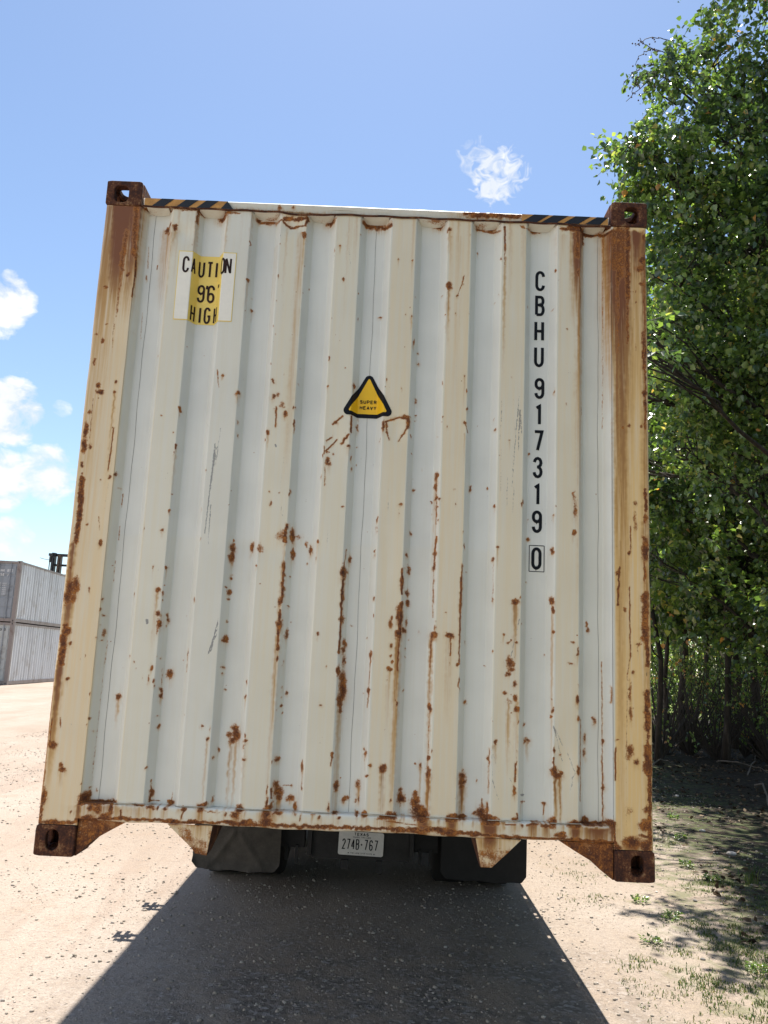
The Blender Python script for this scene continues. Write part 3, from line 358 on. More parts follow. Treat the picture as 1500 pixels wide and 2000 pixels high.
dl 518 220 518 350 5 .95;db 512 375 9 14 1 0;dl 455 450 450 660 8 1.05;db 447 485 14 18 .8 0;dl 513 560 518 950 4 1.1;dl 518 950 500 1050 3 .85;dl 500 1050 495 1500 2.5 .62;dl 495 1500 495 1900 2.5 .4;db 515 1150 9 60 .72 0;db 520 1260 12 40 .7 0;db 515 1475 16 28 1 0;db 550 1540 14 16 .95 0;db 510 1510 20 24 .55 0;dl 435 1460 435 1640 5 1.1;dl 415 1120 413 1210 4 .9;dl 360 980 362 1500 2.5 .9;dl 362 1500 365 1880 4 1.05;db 365 1425 7 8 1.1 0;db 367 1680 8 12 1 0;db 275 770 8 16 .8 0;db 280 800 8 16 .8 0;db 315 1308 12 22 .8 0;db 262 1400 9 26 .8 0;db 262 1490 9 24 .85 0;db 225 938 7 9 1 40;db 225 1190 9 24 1.1 0;db 230 1290 9 12 1 0;dl 240 1300 240 1760 4 .85;db 230 1590 9 26 1 0;db 200 872 12 7 .75 0;db 190 988 16 6 .7 0;db 487 690 9 12 .8 0;db 565 875 14 10 .8 0;db 535 1045 9 10 .85 0;db 560 900 3 40 .6 0;db 445 1410 12 5 .95 0;dl 600 20 605 130 12 1;db 600 180 12 30 .9 0;db 598 290 14 16 .9 0;db 603 360 18 60 1.1 0;db 598 480 8 60 .95 0;dl 600 600 600 850 26 .98;dl 612 850 615 1000 16 1;dl 612 1150 612 1360 20 1.05;dl 615 1360 615 1500 12 .8;dl 615 1460 620 1600 24 1.15;dl 625 1600 628 2000 14 1.05;db 605 1560 20 26 .9 0;db 600 1890 30 24 1 0;db 605 1800 16 20 .85 0;db 545 100 12 14 .7 0;db 545 200 12 60 .62 0;db 205 60 12 40 .6 0;db 213 120 12 60 .68 0;db 205 255 9 14 1 40;db 160 1150 0 0 .1 0;db 505 1810 30 26 .42 0;db 598 1950 34 9 1 0;db 85 360 7 16 .95 0
qb 515 1200 14 44 1.15 0;qb 505 1290 18 40 1.1 0;qb 540 1300 12 18 .9 0;ql 490 1490 480 1700 20 1.25;ql 478 1700 455 1870 18 1.2;qb 490 1410 11 16 1 0;qb 493 1460 6 10 .9 0;qk 440 1880 18 600 .75;qb 600 970 24 16 1.1 0;qb 590 930 14 16 1 0;qb 540 1090 9 13 1 0;qb 568 790 8 24 .8 0;qb 700 910 10 11 1 0;qb 692 975 10 13 1.05 0;qk 690 990 6 400 .5;qb 720 1552 6 5 .9 0;qb 602 1502 5 5 .9 0;qb 525 1760 7 8 .9 0;qb 602 1880 9 14 1 20;ql 592 1720 600 1800 4 .7;qb 645 560 12 5 .8 0;qb 615 665 8 14 1 0;qb 580 630 11 11 .8 0;qb 635 342 13 6 .9 40;qb 770 270 16 13 1 30;ql 560 1010 540 1250 4 .8;ql 690 560 680 620 4 .7;qb 660 1480 10 10 1 0;qb 695 1468 6 15 1 0
qk 660 -150 110 1000 .62;qk 740 -150 70 520 1.15;ql 760 0 730 230 26 .72;ql 730 230 700 500 12 .6;qk 600 300 120 1500 .4
eb 255 490 26 50 1.05 0;eb 290 480 22 60 .95 0;eb 240 550 24 40 1.05 0;eb 275 560 20 36 .85 0;ek 250 580 26 300 .75;eb 228 740 16 18 1.05 0;eb 235 775 26 22 1.1 0;eb 258 855 12 14 1.05 0;el 215 800 200 980 26 1.2;ek 195 970 24 520 .85;eb 238 1087 11 11 1 30;el 195 1340 195 1400 7 .75;eb 148 1520 24 22 1.1 50;el 140 1340 120 1520 6 1;eb 198 1650 14 16 1 0;eb 203 1685 20 14 1.05 60;eb 82 1860 18 60 1.05 0;el 68 1900 55 2000 14 .8;el 150 1050 70 1900 9 .62;ek 130 1150 20 1400 .75;eb 340 1850 26 26 .3 0;eb 382 500 6 18 .85 0;eb 258 365 12 10 .95 0;eb 450 200 8 10 1 20;eb 368 73 7 5 .9 0;es 270 1350 265 1400 12 .42
h1 0 0 0 0 0"""
SPEC2 = """
hb 370 300 14 20 1 0;hb 640 245 30 18 .95 0;hb 540 220 20 14 .9 0;hl 800 250 920 245 13 .72;hb 815 255 16 12 .85 0;hl 935 240 1050 240 13 1.0;hl 930 250 970 280 9 .95;hl 970 280 1040 270 9 .95;hl 1040 270 1050 240 9 1;hb 1165 265 26 20 .95 0;hb 1035 320 10 20 1 0;hl 1330 265 1460 270 16 1;hb 1395 285 50 18 .95 0;hl 700 190 1500 235 5 .62;hb 915 185 9 16 .7 0;hb 980 185 6 8 .9 0;hk 100 180 60 500 .6;hk 215 180 36 420 1;hl 215 190 205 420 22 .8;hk 150 180 40 300 .5;hb 60 578 9 6 .9 0;hb 178 515 12 12 1 0;hb 50 840 8 14 1 0;hl 250 190 720 215 9 .7;hl 520 215 510 260 9 .8;hk 515 215 10 200 .5;hk 370 300 30 300 .5
kb 195 285 26 14 .85 0;kb 245 290 12 8 .9 0;kl 380 290 490 300 10 .8;kb 455 295 24 12 .9 0;kl 515 280 518 400 6 1;kb 660 305 34 14 .8 0;kl 790 290 1020 290 11 1.2;kl 320 215 590 230 12 1;kb 430 225 120 14 .95 0;kl 0 235 600 262 4 .7;kb 600 280 20 8 .6 0;kb 45 445 0 0 .1 0
ml 300 320 560 322 12 1.05;mb 335 280 24 34 1.25 0;mb 430 360 26 30 1.05 60;mb 520 360 14 40 1.1 60;mb 380 350 20 20 1 60;mk 450 340 150 120 .62;mk 300 330 20 140 .8;ml 280 435 760 425 14 1.1;ml 760 430 960 440 10 1.0;mb 350 415 50 14 1 0;mb 480 410 40 16 1 0;ml 592 365 592 400 8 1.1;mb 710 328 40 8 1.05 0;mb 800 352 26 9 1.15 40;mb 850 352 8 9 1.1 30;mb 900 352 16 11 1.1 50;mb 950 445 70 14 1.2 0;mb 1030 360 18 14 1.1 0;ml 1030 365 1010 430 6 1;mb 1150 365 22 14 1.1 50;mb 1180 325 14 12 1.1 0;ml 1000 445 1500 455 13 1.0;mb 1110 450 60 12 1.1 0;mk 1150 350 30 120 .6;mb 1240 375 45 4 1 0;mb 1325 395 8 20 .9 0;mb 1390 385 30 10 1.1 0;mb 1420 360 24 18 1.2 0;mk 1400 380 30 90 .7;mb 245 385 8 14 .8 0;mb 60 265 14 40 1.1 0;ml 55 300 30 440 10 .8;mk 700 350 40 100 .5;mk 800 350 30 90 .5;mk 900 350 24 90 .5
mb 120 455 80 16 1.15 0;mb 20 455 12 20 1.1 0;mb 240 450 30 14 1.1 0
nb 65 285 24 20 1.1 0;nb 30 330 26 20 1.1 50;nk 40 320 34 110 .6;nb 250 320 30 30 1.15 0;nk 250 310 44 130 .9;nb 325 318 30 9 1.15 0;nl 0 390 1500 440 15 1.0;nb 100 378 60 12 1.1 0;nb 245 375 36 20 1.1 0;nl 490 330 480 370 6 1;nb 450 325 6 8 1 0;nb 570 322 14 6 .9 0;nb 620 342 9 9 1.1 20;nb 760 345 14 9 1.1 40;nb 560 410 60 14 1 0;nb 700 410 16 14 1.2 0;nb 800 415 30 12 1 0;nb 880 425 26 8 1 0;nk 945 340 14 100 .4;nb 940 325 12 18 1.1 0;nb 1080 350 50 12 1.05 0;nb 1130 340 20 14 1.1 0;nl 1080 370 1500 425 4 1;nb 1335 360 44 18 1.1 0;nk 1340 350 44 120 .95;nk 1100 360 70 90 .6;nb 1180 430 80 16 1.05 0;nb 1440 430 60 16 1.1 0;nb 1290 440 80 14 1.05 0;nk 630 350 20 80 .3;nk 760 350 20 80 .4;nk 300 325 26 70 .6
ob 75 270 36 20 1.2 0;ok 75 280 36 120 .9;ob 60 360 70 18 1.1 0;ol 0 355 540 395 14 1.0;ob 330 290 50 20 1.25 0;ok 330 300 46 120 1.1;ob 380 300 16 14 1.1 0;ob 240 380 60 10 1 0;ob 450 385 60 10 1 0;ol 430 310 500 310 5 .95;ob 545 310 8 12 1.1 0;ob 615 312 36 8 1.2 20;ok 615 315 36 90 .7;ob 700 315 36 10 1.1 20;ok 710 310 30 90 .7;ob 750 290 14 22 1.1 0;ok 490 310 40 60 .4;ob 800 380 36 16 1.1 0;ol 540 395 900 410 9 1.0;ob 890 300 26 16 1.3 0;ol 880 305 1160 310 12 1.2;ob 960 275 24 20 1.1 0;ok 900 310 30 120 1;ok 1030 320 110 110 .85;ok 1140 310 24 130 .9;ol 1160 310 1165 430 7 1.1;ol 880 410 1170 430 13 1.05;ob 1280 430 50 34 1.2 0;ok 1280 440 60 60 .9;ob 1180 460 40 16 1 0;ob 1370 450 40 40 1 0;ol 1400 300 1340 310 9 1;ob 1350 385 20 6 1 0;ob 1130 290 20 16 1.1 0;ob 580 355 7 20 .4 0"""
def run_spec(spec):
    for tok in spec.replace('\n', ';').split(';'):
        q = tok.split()
        if len(q) < 6: continue
        g0, kind = q[0][0], q[0][1]
        if g0 not in ZO: continue
        ox, oy, sc = ZO[g0]; v = list(map(float, q[1:])); m = PX / sc * 1.0
        u = ox + v[0] / sc; w = oy + v[1] / sc; x, z = W(u, w)
        if kind == 'b' and len(v) >= 6: rblob(x, z, v[2] * m * .95, v[3] * m * .95, v[4] * 0.95, v[5] * m)
        elif kind in 'ls' and len(v) >= 6:
            x2, z2 = W(ox + v[2] / sc, oy + v[3] / sc)
            if kind == 'l':
                seg(x, z, x2, z2, v[4] * m * .78, v[5] * .92); seg(x, z, x2, z2, v[4] * m * 1.3 + .0012, min(.45, v[5] * .40), 'g')
            else: seg(x, z, x2, z2, v[4] * m * .8, v[5], 'b')
        elif kind == 'k' and len(v) >= 5: seg(x, z, x, z - v[3] * m * 1.6, v[2] * m * 1.1, v[4] * 1.15, 'g', True)
run_spec(SPEC); run_spec(SPEC2); run_spec('4k 820 500 40 2600 .75;4k 870 300 60 2900 .8;4k 1000 200 120 1500 .5;4k 1080 100 40 3500 .7;dk 600 200 24 1500 .55;dk 460 300 20 1400 .45;2k 300 200 30 1500 .2;3k 640 100 40 1800 .2;4l 835 30 838 560 40 .80;4l 835 560 840 900 18 .7;4l 930 30 930 700 30 .95;4l 880 30 880 380 60 .72;4b 1085 120 20 60 .9 0;4b 1090 760 10 60 .9 0;4b 1100 1240 12 90 1 0;4k 470 100 30 2600 .55;2k 545 60 40 1900 .42;1k 720 60 16 700 .4')
rng = np.random.default_rng(7)
for a_, b_ in RIDGES:                        # faint runs starting under the header
    for _ in range(4):
        x_ = rng.uniform(a_, b_); seg(x_, 2.775, x_, 2.775 - rng.uniform(.12, .7), rng.uniform(.003, .010), rng.uniform(.16, .38), 'g', True)
for _ in range(46):                          # rust runs on the bottom beam
    x_ = rng.uniform(-1.04, 1.04); seg(x_, .200, x_, .200 - rng.uniform(.02, .06), rng.uniform(.003, .009), rng.uniform(.3, .75), 'g', True)
# yellowing of the paint: posts, ridges, sill
GXX, GZZ = np.meshgrid(gx, gz)
def yset(xa, xb, za, zb, v, soft=0.008):
    m = np.clip((GXX - xa) / soft, 0, 1) * np.clip((xb - GXX) / soft, 0, 1) * np.clip((GZZ - za) / .02, 0, 1) * np.clip((zb - GZZ) / .02, 0, 1)
    ch['y'][:] = np.maximum(ch['y'], (v * m).astype(np.float32))
yset(-1.26, -1.05, -1, 3, .70); yset(-1.26, -1.16, 0, 2.9, .80, .06); yset(1.06, 1.30, -1, 3, .95, .012)
yset(-1.07, -1.02, .2, 2.78, .38, .03)
for (a, b), v in zip(RIDGES, (.26, .16, .30, .30, .34, .36, .34, .34)): yset(a, b + .004, .2, 2.8, v * 1.75)
for (a, b), v in zip(RIDGES, (.35, .25, .62, .34, .28, .2, .3, .75)): yset(b - .03, b + .004, .2, 2.8, v, .02)
for (a, b), v in zip(RIDGES, (.6, .2, .2, .5, .3, .45, .5, .3)): yset(a - .004, a + .012, .2, 2.8, v, .006)
yset(.94, 1.05, .2, 2.78, .22, .02); yset(-1.05, 1.05, .2, 1.3, .10, .02); yset(-1.3, 1.3, -.02, .204, .55)
ch['g'] = np.clip(ch['g'], 0, 1.15)
# many tiny chips, denser low on the wall
for _ in range(60):
    x = rng.uniform(-1.2, 1.2); z = 0.2 + 2.55 * rng.beta(1.1, 1.7); s = rng.uniform(.0012, .0026)
    if 0.70 < x < 0.80 and z > 1.0: continue
    blob(x, z, s, s * rng.uniform(.8, 2), rng.uniform(.55, .85))
for _ in range(50):                          # pinholes following the ridge edges
    a, b = RIDGES[rng.integers(8)]; x = (a if rng.random() < .5 else b) + rng.normal(0, .004); z = rng.uniform(.25, 2.7)
    rblob(x, z, rng.uniform(.0015, .003), rng.uniform(.003, .012), rng.uniform(.7, .95), 0)
WEAR = np.stack([ch['r'], ch['g'], ch['b'], ch['y']], -1)
def set_wear(me, V, extra=None):
    """sample the traced wear at world vertices"""
    V = np.asarray(V).reshape(-1, 3)
    fx = np.clip((V[:, 0] - X0) / dX, 0, NX - 1.001); fz = np.clip((V[:, 2] - ZB - Z0) / dZ, 0, NZ - 1.001)
    i = fx.astype(int); j = fz.astype(int); a = (fx - i)[:, None]; b = (fz - j)[:, None]
    c = WEAR[j, i] * (1 - a) * (1 - b) + WEAR[j, i + 1] * a * (1 - b) + WEAR[j + 1, i] * (1 - a) * b + WEAR[j + 1, i + 1] * a * b
    if extra is not None: c = extra(V, c)
    at = me.attributes.new('wear', 'FLOAT_COLOR', 'POINT'); at.data.foreach_set('color', np.ascontiguousarray(c, dtype=np.float32).ravel())
def smooth_noise(V, s, seed):
    r = np.random.default_rng(seed); out = 0
    for k in range(4):
        d = r.normal(size=3); d /= np.linalg.norm(d); out = out + np.sin(V @ d * s * (1 + .35 * k) + r.uniform(0, 6))
    return out / 4
# ------------------------------------------------------------------ the big container
HW, CL, CH = 1.219, 12.19, 2.896
cont = thing('shipping_container', 'tall cream steel container with a rust streaked corrugated blank end, loaded on the trailer', 'shipping container', (0, CL / 2, ZB))
def wgrid(name, xs, zs, yfun, parent=cont, flip=False, extra=None, mat='paint'):
    XX, ZZ = np.meshgrid(xs, zs, indexing='ij'); V = np.stack([XX, yfun(XX, ZZ), ZZ + ZB], -1)
    me = np_mesh(name, V, grid_faces(len(xs), len(zs), flip)); set_wear(me, V, extra)
    return obj(name, me, MAT[mat], parent, smooth=True)
# end panel
zs = np.arange(0.204, 2.7785, 0.0031)
kx = []
for a, b in RIDGES: kx += [a - .026, a, b, b + .026]
xs = np.arange(-1.062, 1.0625, 0.0032)
near = np.concatenate([np.linspace(k - .006, k + .006, 5) for k in kx]); xs = np.unique(np.round(np.concatenate([xs, near]), 4))
def dents(X, Z):
    V = np.stack([X, X * 0, Z], -1); d = 0.0022 * smooth_noise(V, 5.0, 3) + 0.0010 * smooth_noise(V, 17.0, 5)
    for (x, z, rx, rz, dp) in ((.13, 1.80, .05, .07, .010), (-.13, 1.72, .05, .09, .008), (-.37, 2.72, .05, .04, .012), (-.35, 1.25, .16, .05, .006), (.86, .42, .05, .10, .012),
                               (.62, .55, .06, .12, .007), (-.86, 2.66, .04, .04, .008), (-.55, .56, .03, .05, .006), (.12, 1.2, .05, .2, .004)):
        d = d + dp * np.exp(-((X - x) / rx) ** 2 - ((Z - z) / rz) ** 2)
    return d * np.clip((Z - .2) / .08, 0, 1) * np.clip((2.775 - Z) / .03, 0, 1)
wgrid('end_panel', xs, zs, lambda X, Z: prof(X) + np.maximum(dents(X, Z), -.003) + 0.003)
# thin vertical weld seams on the panel, slightly wandering
mb = MB()
for xx, yy in ((-1.002, DEPTH), (0.006, DEPTH), (1.012, DEPTH)):
    zz = np.linspace(0.206, 2.77, 60); pts = [(xx + .0015 * math.sin(z * 9 + xx * 7) + .001 * math.sin(z * 23), float(prof(xx)) + float(max(dents(np.array(xx), np.array(z)), -.003)) + .0022, z + ZB) for z in zz]
    mb.tube(pts, 0.0007, 5)
obj('weld_seam', mb.mesh(), simple('hairline_seam', (0.24, 0.21, 0.18), .8, var=.5, scale=30), cont)
# corner posts: front face, rounded outer edge, side face
def post(sgn):
    ang = np.linspace(0, math.pi / 2, 7); prof2 = []
    for t in np.linspace(0, 1, 50): prof2.append((1.060 + t * (1.207 - 1.060), 0.0))
    for a in ang[1:]: prof2.append((1.207 + .012 * math.sin(a), .012 - .012 * math.cos(a)))
    for t in np.linspace(0, 1, 24)[1:]: prof2.append((1.219, .012 + t * .15))
    prof2.append((1.17, .162)); pr = np.array(prof2); zz = np.arange(0.118, 2.7785, 0.0034)
    X = pr[:, 0][:, None] + zz[None] * 0; Y = pr[:, 1][:, None] + zz[None] * 0; Z = zz[None] + pr[:, 0][:, None] * 0
    V = np.stack([X * sgn, Y, Z], -1); n = smooth_noise(V, 9, 11 + int(sgn)) * .0016 + smooth_noise(V, 26, 15) * .0007
    V[..., 1] += n * (Y < .02); V[..., 0] -= sgn * np.maximum(0, smooth_noise(V, 14, 21)) * .004 * (pr[:, 0] > 1.2)[:, None]
    V[..., 2] += ZB
    me = np_mesh('corner_post', V, grid_faces(*X.shape, flip=(sgn < 0))); set_wear(me, V)
    return obj('corner_post', me, MAT['paint'], cont, smooth=True)
p1 = post(-1); p1['label'] = 'corner post with orange rust stains and a dark chipped outer edge'
p2 = post(1); p2['label'] = 'corner post stained deep red brown from top to middle'
# bottom beam and header
def beam(name, x0, x1, z0, z1, dep, rnd=.006):
    pf = [(dep, z0), (rnd, z0), (0, z0 + rnd)] + [(0, z) for z in np.linspace(z0 + rnd, z1 - rnd, 14)[1:]] + [(rnd * .5, z1 - rnd * .4), (rnd, z1)] + [(y, z1) for y in np.linspace(rnd, dep, 8)[1:]]
    pf = np.array(pf); xx = np.arange(x0, x1 + .002, .0045)
    V = np.stack([xx[:, None] + 0 * pf[None, :, 0], 0 * xx[:, None] + pf[None, :, 0], 0 * xx[:, None] + pf[None, :, 1] + ZB], -1)
    w = 0.0022 * np.sin(xx * 9 + z0) + .0015 * np.sin(xx * 31) ; V[..., 2] += (w[:, None]) * (pf[None, :, 1] < (z0 + z1) / 2); V[..., 1] += .0012 * smooth_noise(V, 14, 4) + (.014 * (z1 - pf[None, :, 1]) / (z1 - z0) * (pf[None, :, 0] < .03) if z0 > 1 else 0)
    me = np_mesh(name, V, grid_faces(len(xx), len(pf))); set_wear(me, V, None if z0 < 1 else lambda V, c: np.column_stack([c[:, 0] * 1.0, np.minimum(c[:, 1] + .10, 1), c[:, 2] + .22, np.minimum(c[:, 3] + .12, 1)]))
    return obj(name, me, MAT['paint'], cont, smooth=False)
beam('bottom_beam', -1.060, 1.060, .139, .2035, .075)
beam('header_beam', -1.052, 1.052, 2.780, 2.822, .075)
# rolled lip under the header, wavy, with closing plates over each recess
mb = MB()
n = 400; xx = np.linspace(-1.055, 1.055, n)
lip = np.array([2.7785 - .008 * (1 / (1 + math.exp(-(x + .41) / .012)) - 1 / (1 + math.exp(-(x + .22) / .012))) - .007 * max(0, math.sin((x - .86) * 16)) * (x > .86) * (x < 1.05) + .0015 * math.sin(x * 40) for x in xx])
mb.tube([(x, -.0015, z + ZB) for x, z in zip(xx, lip)], .0045, 6)
lo = mb.mesh(); lipo = obj('header_lip', lo, MAT['rust'], cont, smooth=True)
mb = MB()
rec = [(-1.035, -.936)] + [(RIDGES[i][1] + .012, RIDGES[i + 1][0] - .012) for i in range(7)] + [(.945, 1.035)]
for a, b in rec:                                  # sloping closer plates with a sagging lower edge
    t = np.linspace(0, 1, 26); s = np.linspace(0, 1, 10)
    T, S = np.meshgrid(t, s, indexing='ij'); sag = .013 * (np.sin(np.pi * T) ** .5)
    V = np.stack([a + (b - a) * T, .003 + (DEPTH - .001) * S, 2.777 - sag * S - .004 * S + ZB], -1)
    me = np_mesh('closer_plate', V, grid_faces(26, 10)); set_wear(me, V, lambda V, c: np.column_stack([np.clip(.12 + .5 * smooth_noise(V, 30, 2), 0, .6), .09 + 0 * c[:, 1], c[:, 2] * 0, .12 + 0 * c[:, 3]]))
    obj('closer_plate', me, MAT['paint'], cont, smooth=True)
# double weld line above the bottom beam
zz = lambda x: .2075 + .0012 * math.sin(x * 21)
for a, b in RIDGES:
    mb = MB(); mb.tube([(x, -.0005, zz(x) + ZB) for x in np.linspace(a - .01, b + .01, 14)], .0016, 5); obj('weld_bead', mb.mesh(), MAT['seam'], cont)
# corner castings: hollow blocks with an oblong hole in front, side and top/bottom
def oblong(w, h, r=None, k=8, kind='oblong'):
    r = min(w, h) / 2 if r is None else r; pts = []
    for cx_, cz_, a0 in ((w / 2 - r, h / 2 - r, 0), (-w / 2 + r, h / 2 - r, 90), (-w / 2 + r, -h / 2 + r, 180), (w / 2 - r, -h / 2 + r, 270)):
        for q in range(k + 1): a = math.radians(a0 + 90 * q / k); pts.append((cx_ + r * math.cos(a), cz_ + r * math.sin(a)))
    return pts
def holed_plate(mbb, w, h, t, hole, off, M, ro=.010):
    """plate in local x,z facing -y, thickness t, with a hole"""
    inn = [(x + off[0], z + off[1]) for x, z in hole]; n_ = len(inn); out = []
    for x, z in inn:
        dx, dz = x - off[0], z - off[1]; L = math.hypot(dx, dz); dx /= L; dz /= L; best = 1e9
        for lim, o_, d_ in ((w / 2, off[0], dx), (-w / 2, off[0], dx), (h / 2, off[1], dz), (-h / 2, off[1], dz)):
            if abs(d_) > 1e-6:
                q = (lim - o_) / d_
                if q > 0: best = min(best, q)
        out.append([off[0] + dx * best, off[1] + dz * best])
    for cx_ in (-w / 2, w / 2):                     # snap the nearest ring points to the corners
        for cz_ in (-h / 2, h / 2):
            i = min(range(n_), key=lambda q: (out[q][0] - cx_) ** 2 + (out[q][1] - cz_) ** 2); out[i] = [cx_ - math.copysign(ro * .3, cx_), cz_ - math.copysign(ro * .3, cz_)]
    vs = [];
    for y, ring in ((0, inn), (0, out), (t, inn), (t, out)): vs += [tuple(M @ Vector((p[0], y, p[1]))) for p in ring]
    fs = []
    for i in range(n_):
        j = (i + 1) % n_
        fs += [(i, j, n_ + j, n_ + i), (2 * n_ + i, 3 * n_ + i, 3 * n_ + j, 2 * n_ + j), (i, 2 * n_ + i, 2 * n_ + j, j), (n_ + i, n_ + j, 3 * n_ + j, 3 * n_ + i)]
    mbb.add(vs, fs)
def casting(sx, y0, dirn, top):
    """sx side, y0 outer face, dirn +1 if the block runs to +y"""
    z0, z1 = (CH - .118, CH + .002) if top else (-.002, .116)
    w, d, h, t = .162, .178, z1 - z0, .026
    xc = sx * (1.222 - w / 2); zc = (z0 + z1) / 2 + ZB
    b = MB(); yf = y0 - .004 * dirn
    hole = oblong(.064, .079, .024) if top else oblong(.051, .079)
    Mf = Matrix.Translation((xc, yf, zc)) @ (Matrix.Identity(4) if dirn > 0 else Matrix.Rotation(math.pi, 4, 'Z'))
    off = (sx * dirn * .012, -.004 if top else .002)
    holed_plate(b, w, h, t, hole, off, Mf)
    yc = yf + dirn * (t + (d - t) / 2)
    Ms = Matrix.Translation((xc + sx * w / 2, yc, zc)) @ Matrix.Rotation(sx * math.pi / 2, 4, 'Z')
    holed_plate(b, d - t, h, t, oblong(.05, .07), (0, 0), Ms, 0)
    b.box(min(xc - sx * w / 2, xc - sx * (w / 2 - t)), max(xc - sx * w / 2, xc - sx * (w / 2 - t)), min(yf + dirn * t, yf + dirn * d), max(yf + dirn * t, yf + dirn * d), zc - h / 2, zc + h / 2)
    # back wall, floor / roof with a hole in the outward face
    xi0, xi1 = sorted((xc - sx * (w / 2 - t), xc + sx * (w / 2 - t)))
    ya, yb = sorted((yf + dirn * (d - t), yf + dirn * d)); b.box(xi0, xi1, ya, yb, zc - h / 2, zc + h / 2)
    yo0, yo1 = sorted((yf + dirn * t, yf + dirn * (d - t)))
    Mt = Matrix.Translation(((xi0 + xi1) / 2, (yo0 + yo1) / 2, zc + (h / 2 if top else -h / 2))) @ Matrix.Rotation(-math.pi / 2 if top else math.pi / 2, 4, 'X')
    holed_plate(b, xi1 - xi0, yo1 - yo0, t, oblong(.084, .096, .03) if top else oblong(.08, .09, .02), (0, 0), Mt, 0)
    if not top: b.box(xi0, xi1, yo0, yo1, zc + h / 2 - .016, zc + h / 2 - .001)
    me = b.mesh(); o = obj('corner_casting', me, MAT['rust'], cont)
    bv = o.modifiers.new('bevel', 'BEVEL'); bv.width = .007; bv.segments = 3; bv.limit_method = 'ANGLE'; bv.angle_limit = math.radians(50)
    return o
for sx in (-1, 1):
    for top in (0, 1):
        casting(sx, 0.0, 1, top); casting(sx, CL, -1, top)
# gussets beside the lower castings
def worn_poly(name, pts, y0, y1, add_r=0.0, add_g=.3, sub=.006):
    """filled polygon in x,z with a dense sampled front so the wear shows; ribbon sides"""
    pts = np.array(pts); zz0, zz1 = pts[:, 1].min(), pts[:, 1].max(); rows = np.linspace(zz1 - 1e-4, zz0 + 1e-4, max(6, int((zz1 - zz0) / sub)))
    n_ = len(pts); cols = 40; V = np.zeros((len(rows), cols, 3))
    for i, z in enumerate(rows):
        xs_ = []
        for k_ in range(n_):
            (ax, az), (bx, bz) = pts[k_], pts[(k_ + 1) % n_]
            if (az - z) * (bz - z) <= 0 and abs(az - bz) > 1e-9: xs_.append(ax + (bx - ax) * (z - az) / (bz - az))
        a, b = min(xs_), max(xs_); V[i, :, 0] = np.linspace(a, b, cols); V[i, :, 2] = z
    V[..., 1] = y0; V[..., 2] += ZB; Bk = V.copy(); Bk[..., 1] = y1
    f = grid_faces(len(rows), cols); loop = [(0, j) for j in range(cols)] + [(i, cols - 1) for i in range(1, len(rows))] + [(len(rows) - 1, j) for j in range(cols - 2, -1, -1)] + [(i, 0) for i in range(len(rows) - 2, 0, -1)]
    rim = np.array([V[a] for a in loop] + [Bk[a] for a in loop]); m_ = len(loop)
    rf = [(i, i + m_, (i + 1) % m_ + m_, (i + 1) % m_) for i in range(m_)]
    VV, FF = join_np([(V, f), (Bk, f[:, ::-1]), (rim, rf)])
    me = np_mesh(name, VV, FF)
    def ex(Vx, c):
        nn = smooth_noise(Vx, 60, 8) * .5 + smooth_noise(Vx, 130, 9) * .4; edge = np.clip(1 - (Vx[:, 2] - ZB - zz0) / (zz1 - zz0), 0, 1)
        return np.column_stack([np.clip(np.maximum(c[:, 0], add_r + .5 * edge + .45 * nn), 0, 1.3), np.clip(c[:, 1] + add_g, 0, 1), c[:, 2], c[:, 3] * 0 + .7])
    set_wear(me, VV, ex); return obj(name, me, MAT['paint'], cont)
worn_poly('gusset_plate', [(-1.060, .137), (-.869, .137), (-.925, .105), (-1.000, .060), (-1.012, .050), (-1.040, .022), (-1.060, .004)], .012, .150, .62, .4)
worn_poly('gusset_plate', [(1.060, .137), (.850, .137), (.905, .105), (.985, .062), (1.005, .040), (1.060, .000)], .012, .150, .75, .4)
# ends of the gooseneck tunnel: tapered brackets with a folded inner cheek
def bracket(front, xin, ztop, tip, depth):
    worn_poly('tunnel_bracket', front, .002, .012, .12, .2)
    b = MB(); (tx, tz) = tip
    vs = [(xin, .003, ztop + ZB), (tx, .003, tz + ZB), (xin, depth, ztop + ZB), (tx, depth * .25, tz + ZB + .004)]
    s = 1 if xin > tx else -1
    vs2 = [(v[0] - s * .008, v[1], v[2]) for v in vs]; b.add(vs + vs2, [(0, 1, 3, 2), (4, 6, 7, 5), (0, 4, 5, 1), (1, 5, 7, 3), (3, 7, 6, 2), (2, 6, 4, 0)])
    obj('bracket_cheek', b.mesh(), MAT['rust'], cont)
bracket([(-.705, .137), (-.602, .051), (-.587, .030), (-.542, .026), (-.527, .137)], -.525, .137, (-.541, .027), .40)
bracket([(.515, .137), (.533, .050), (.538, .029), (.580, .029), (.640, .084), (.695, .137)], .513, .137, (.537, .028), .36)
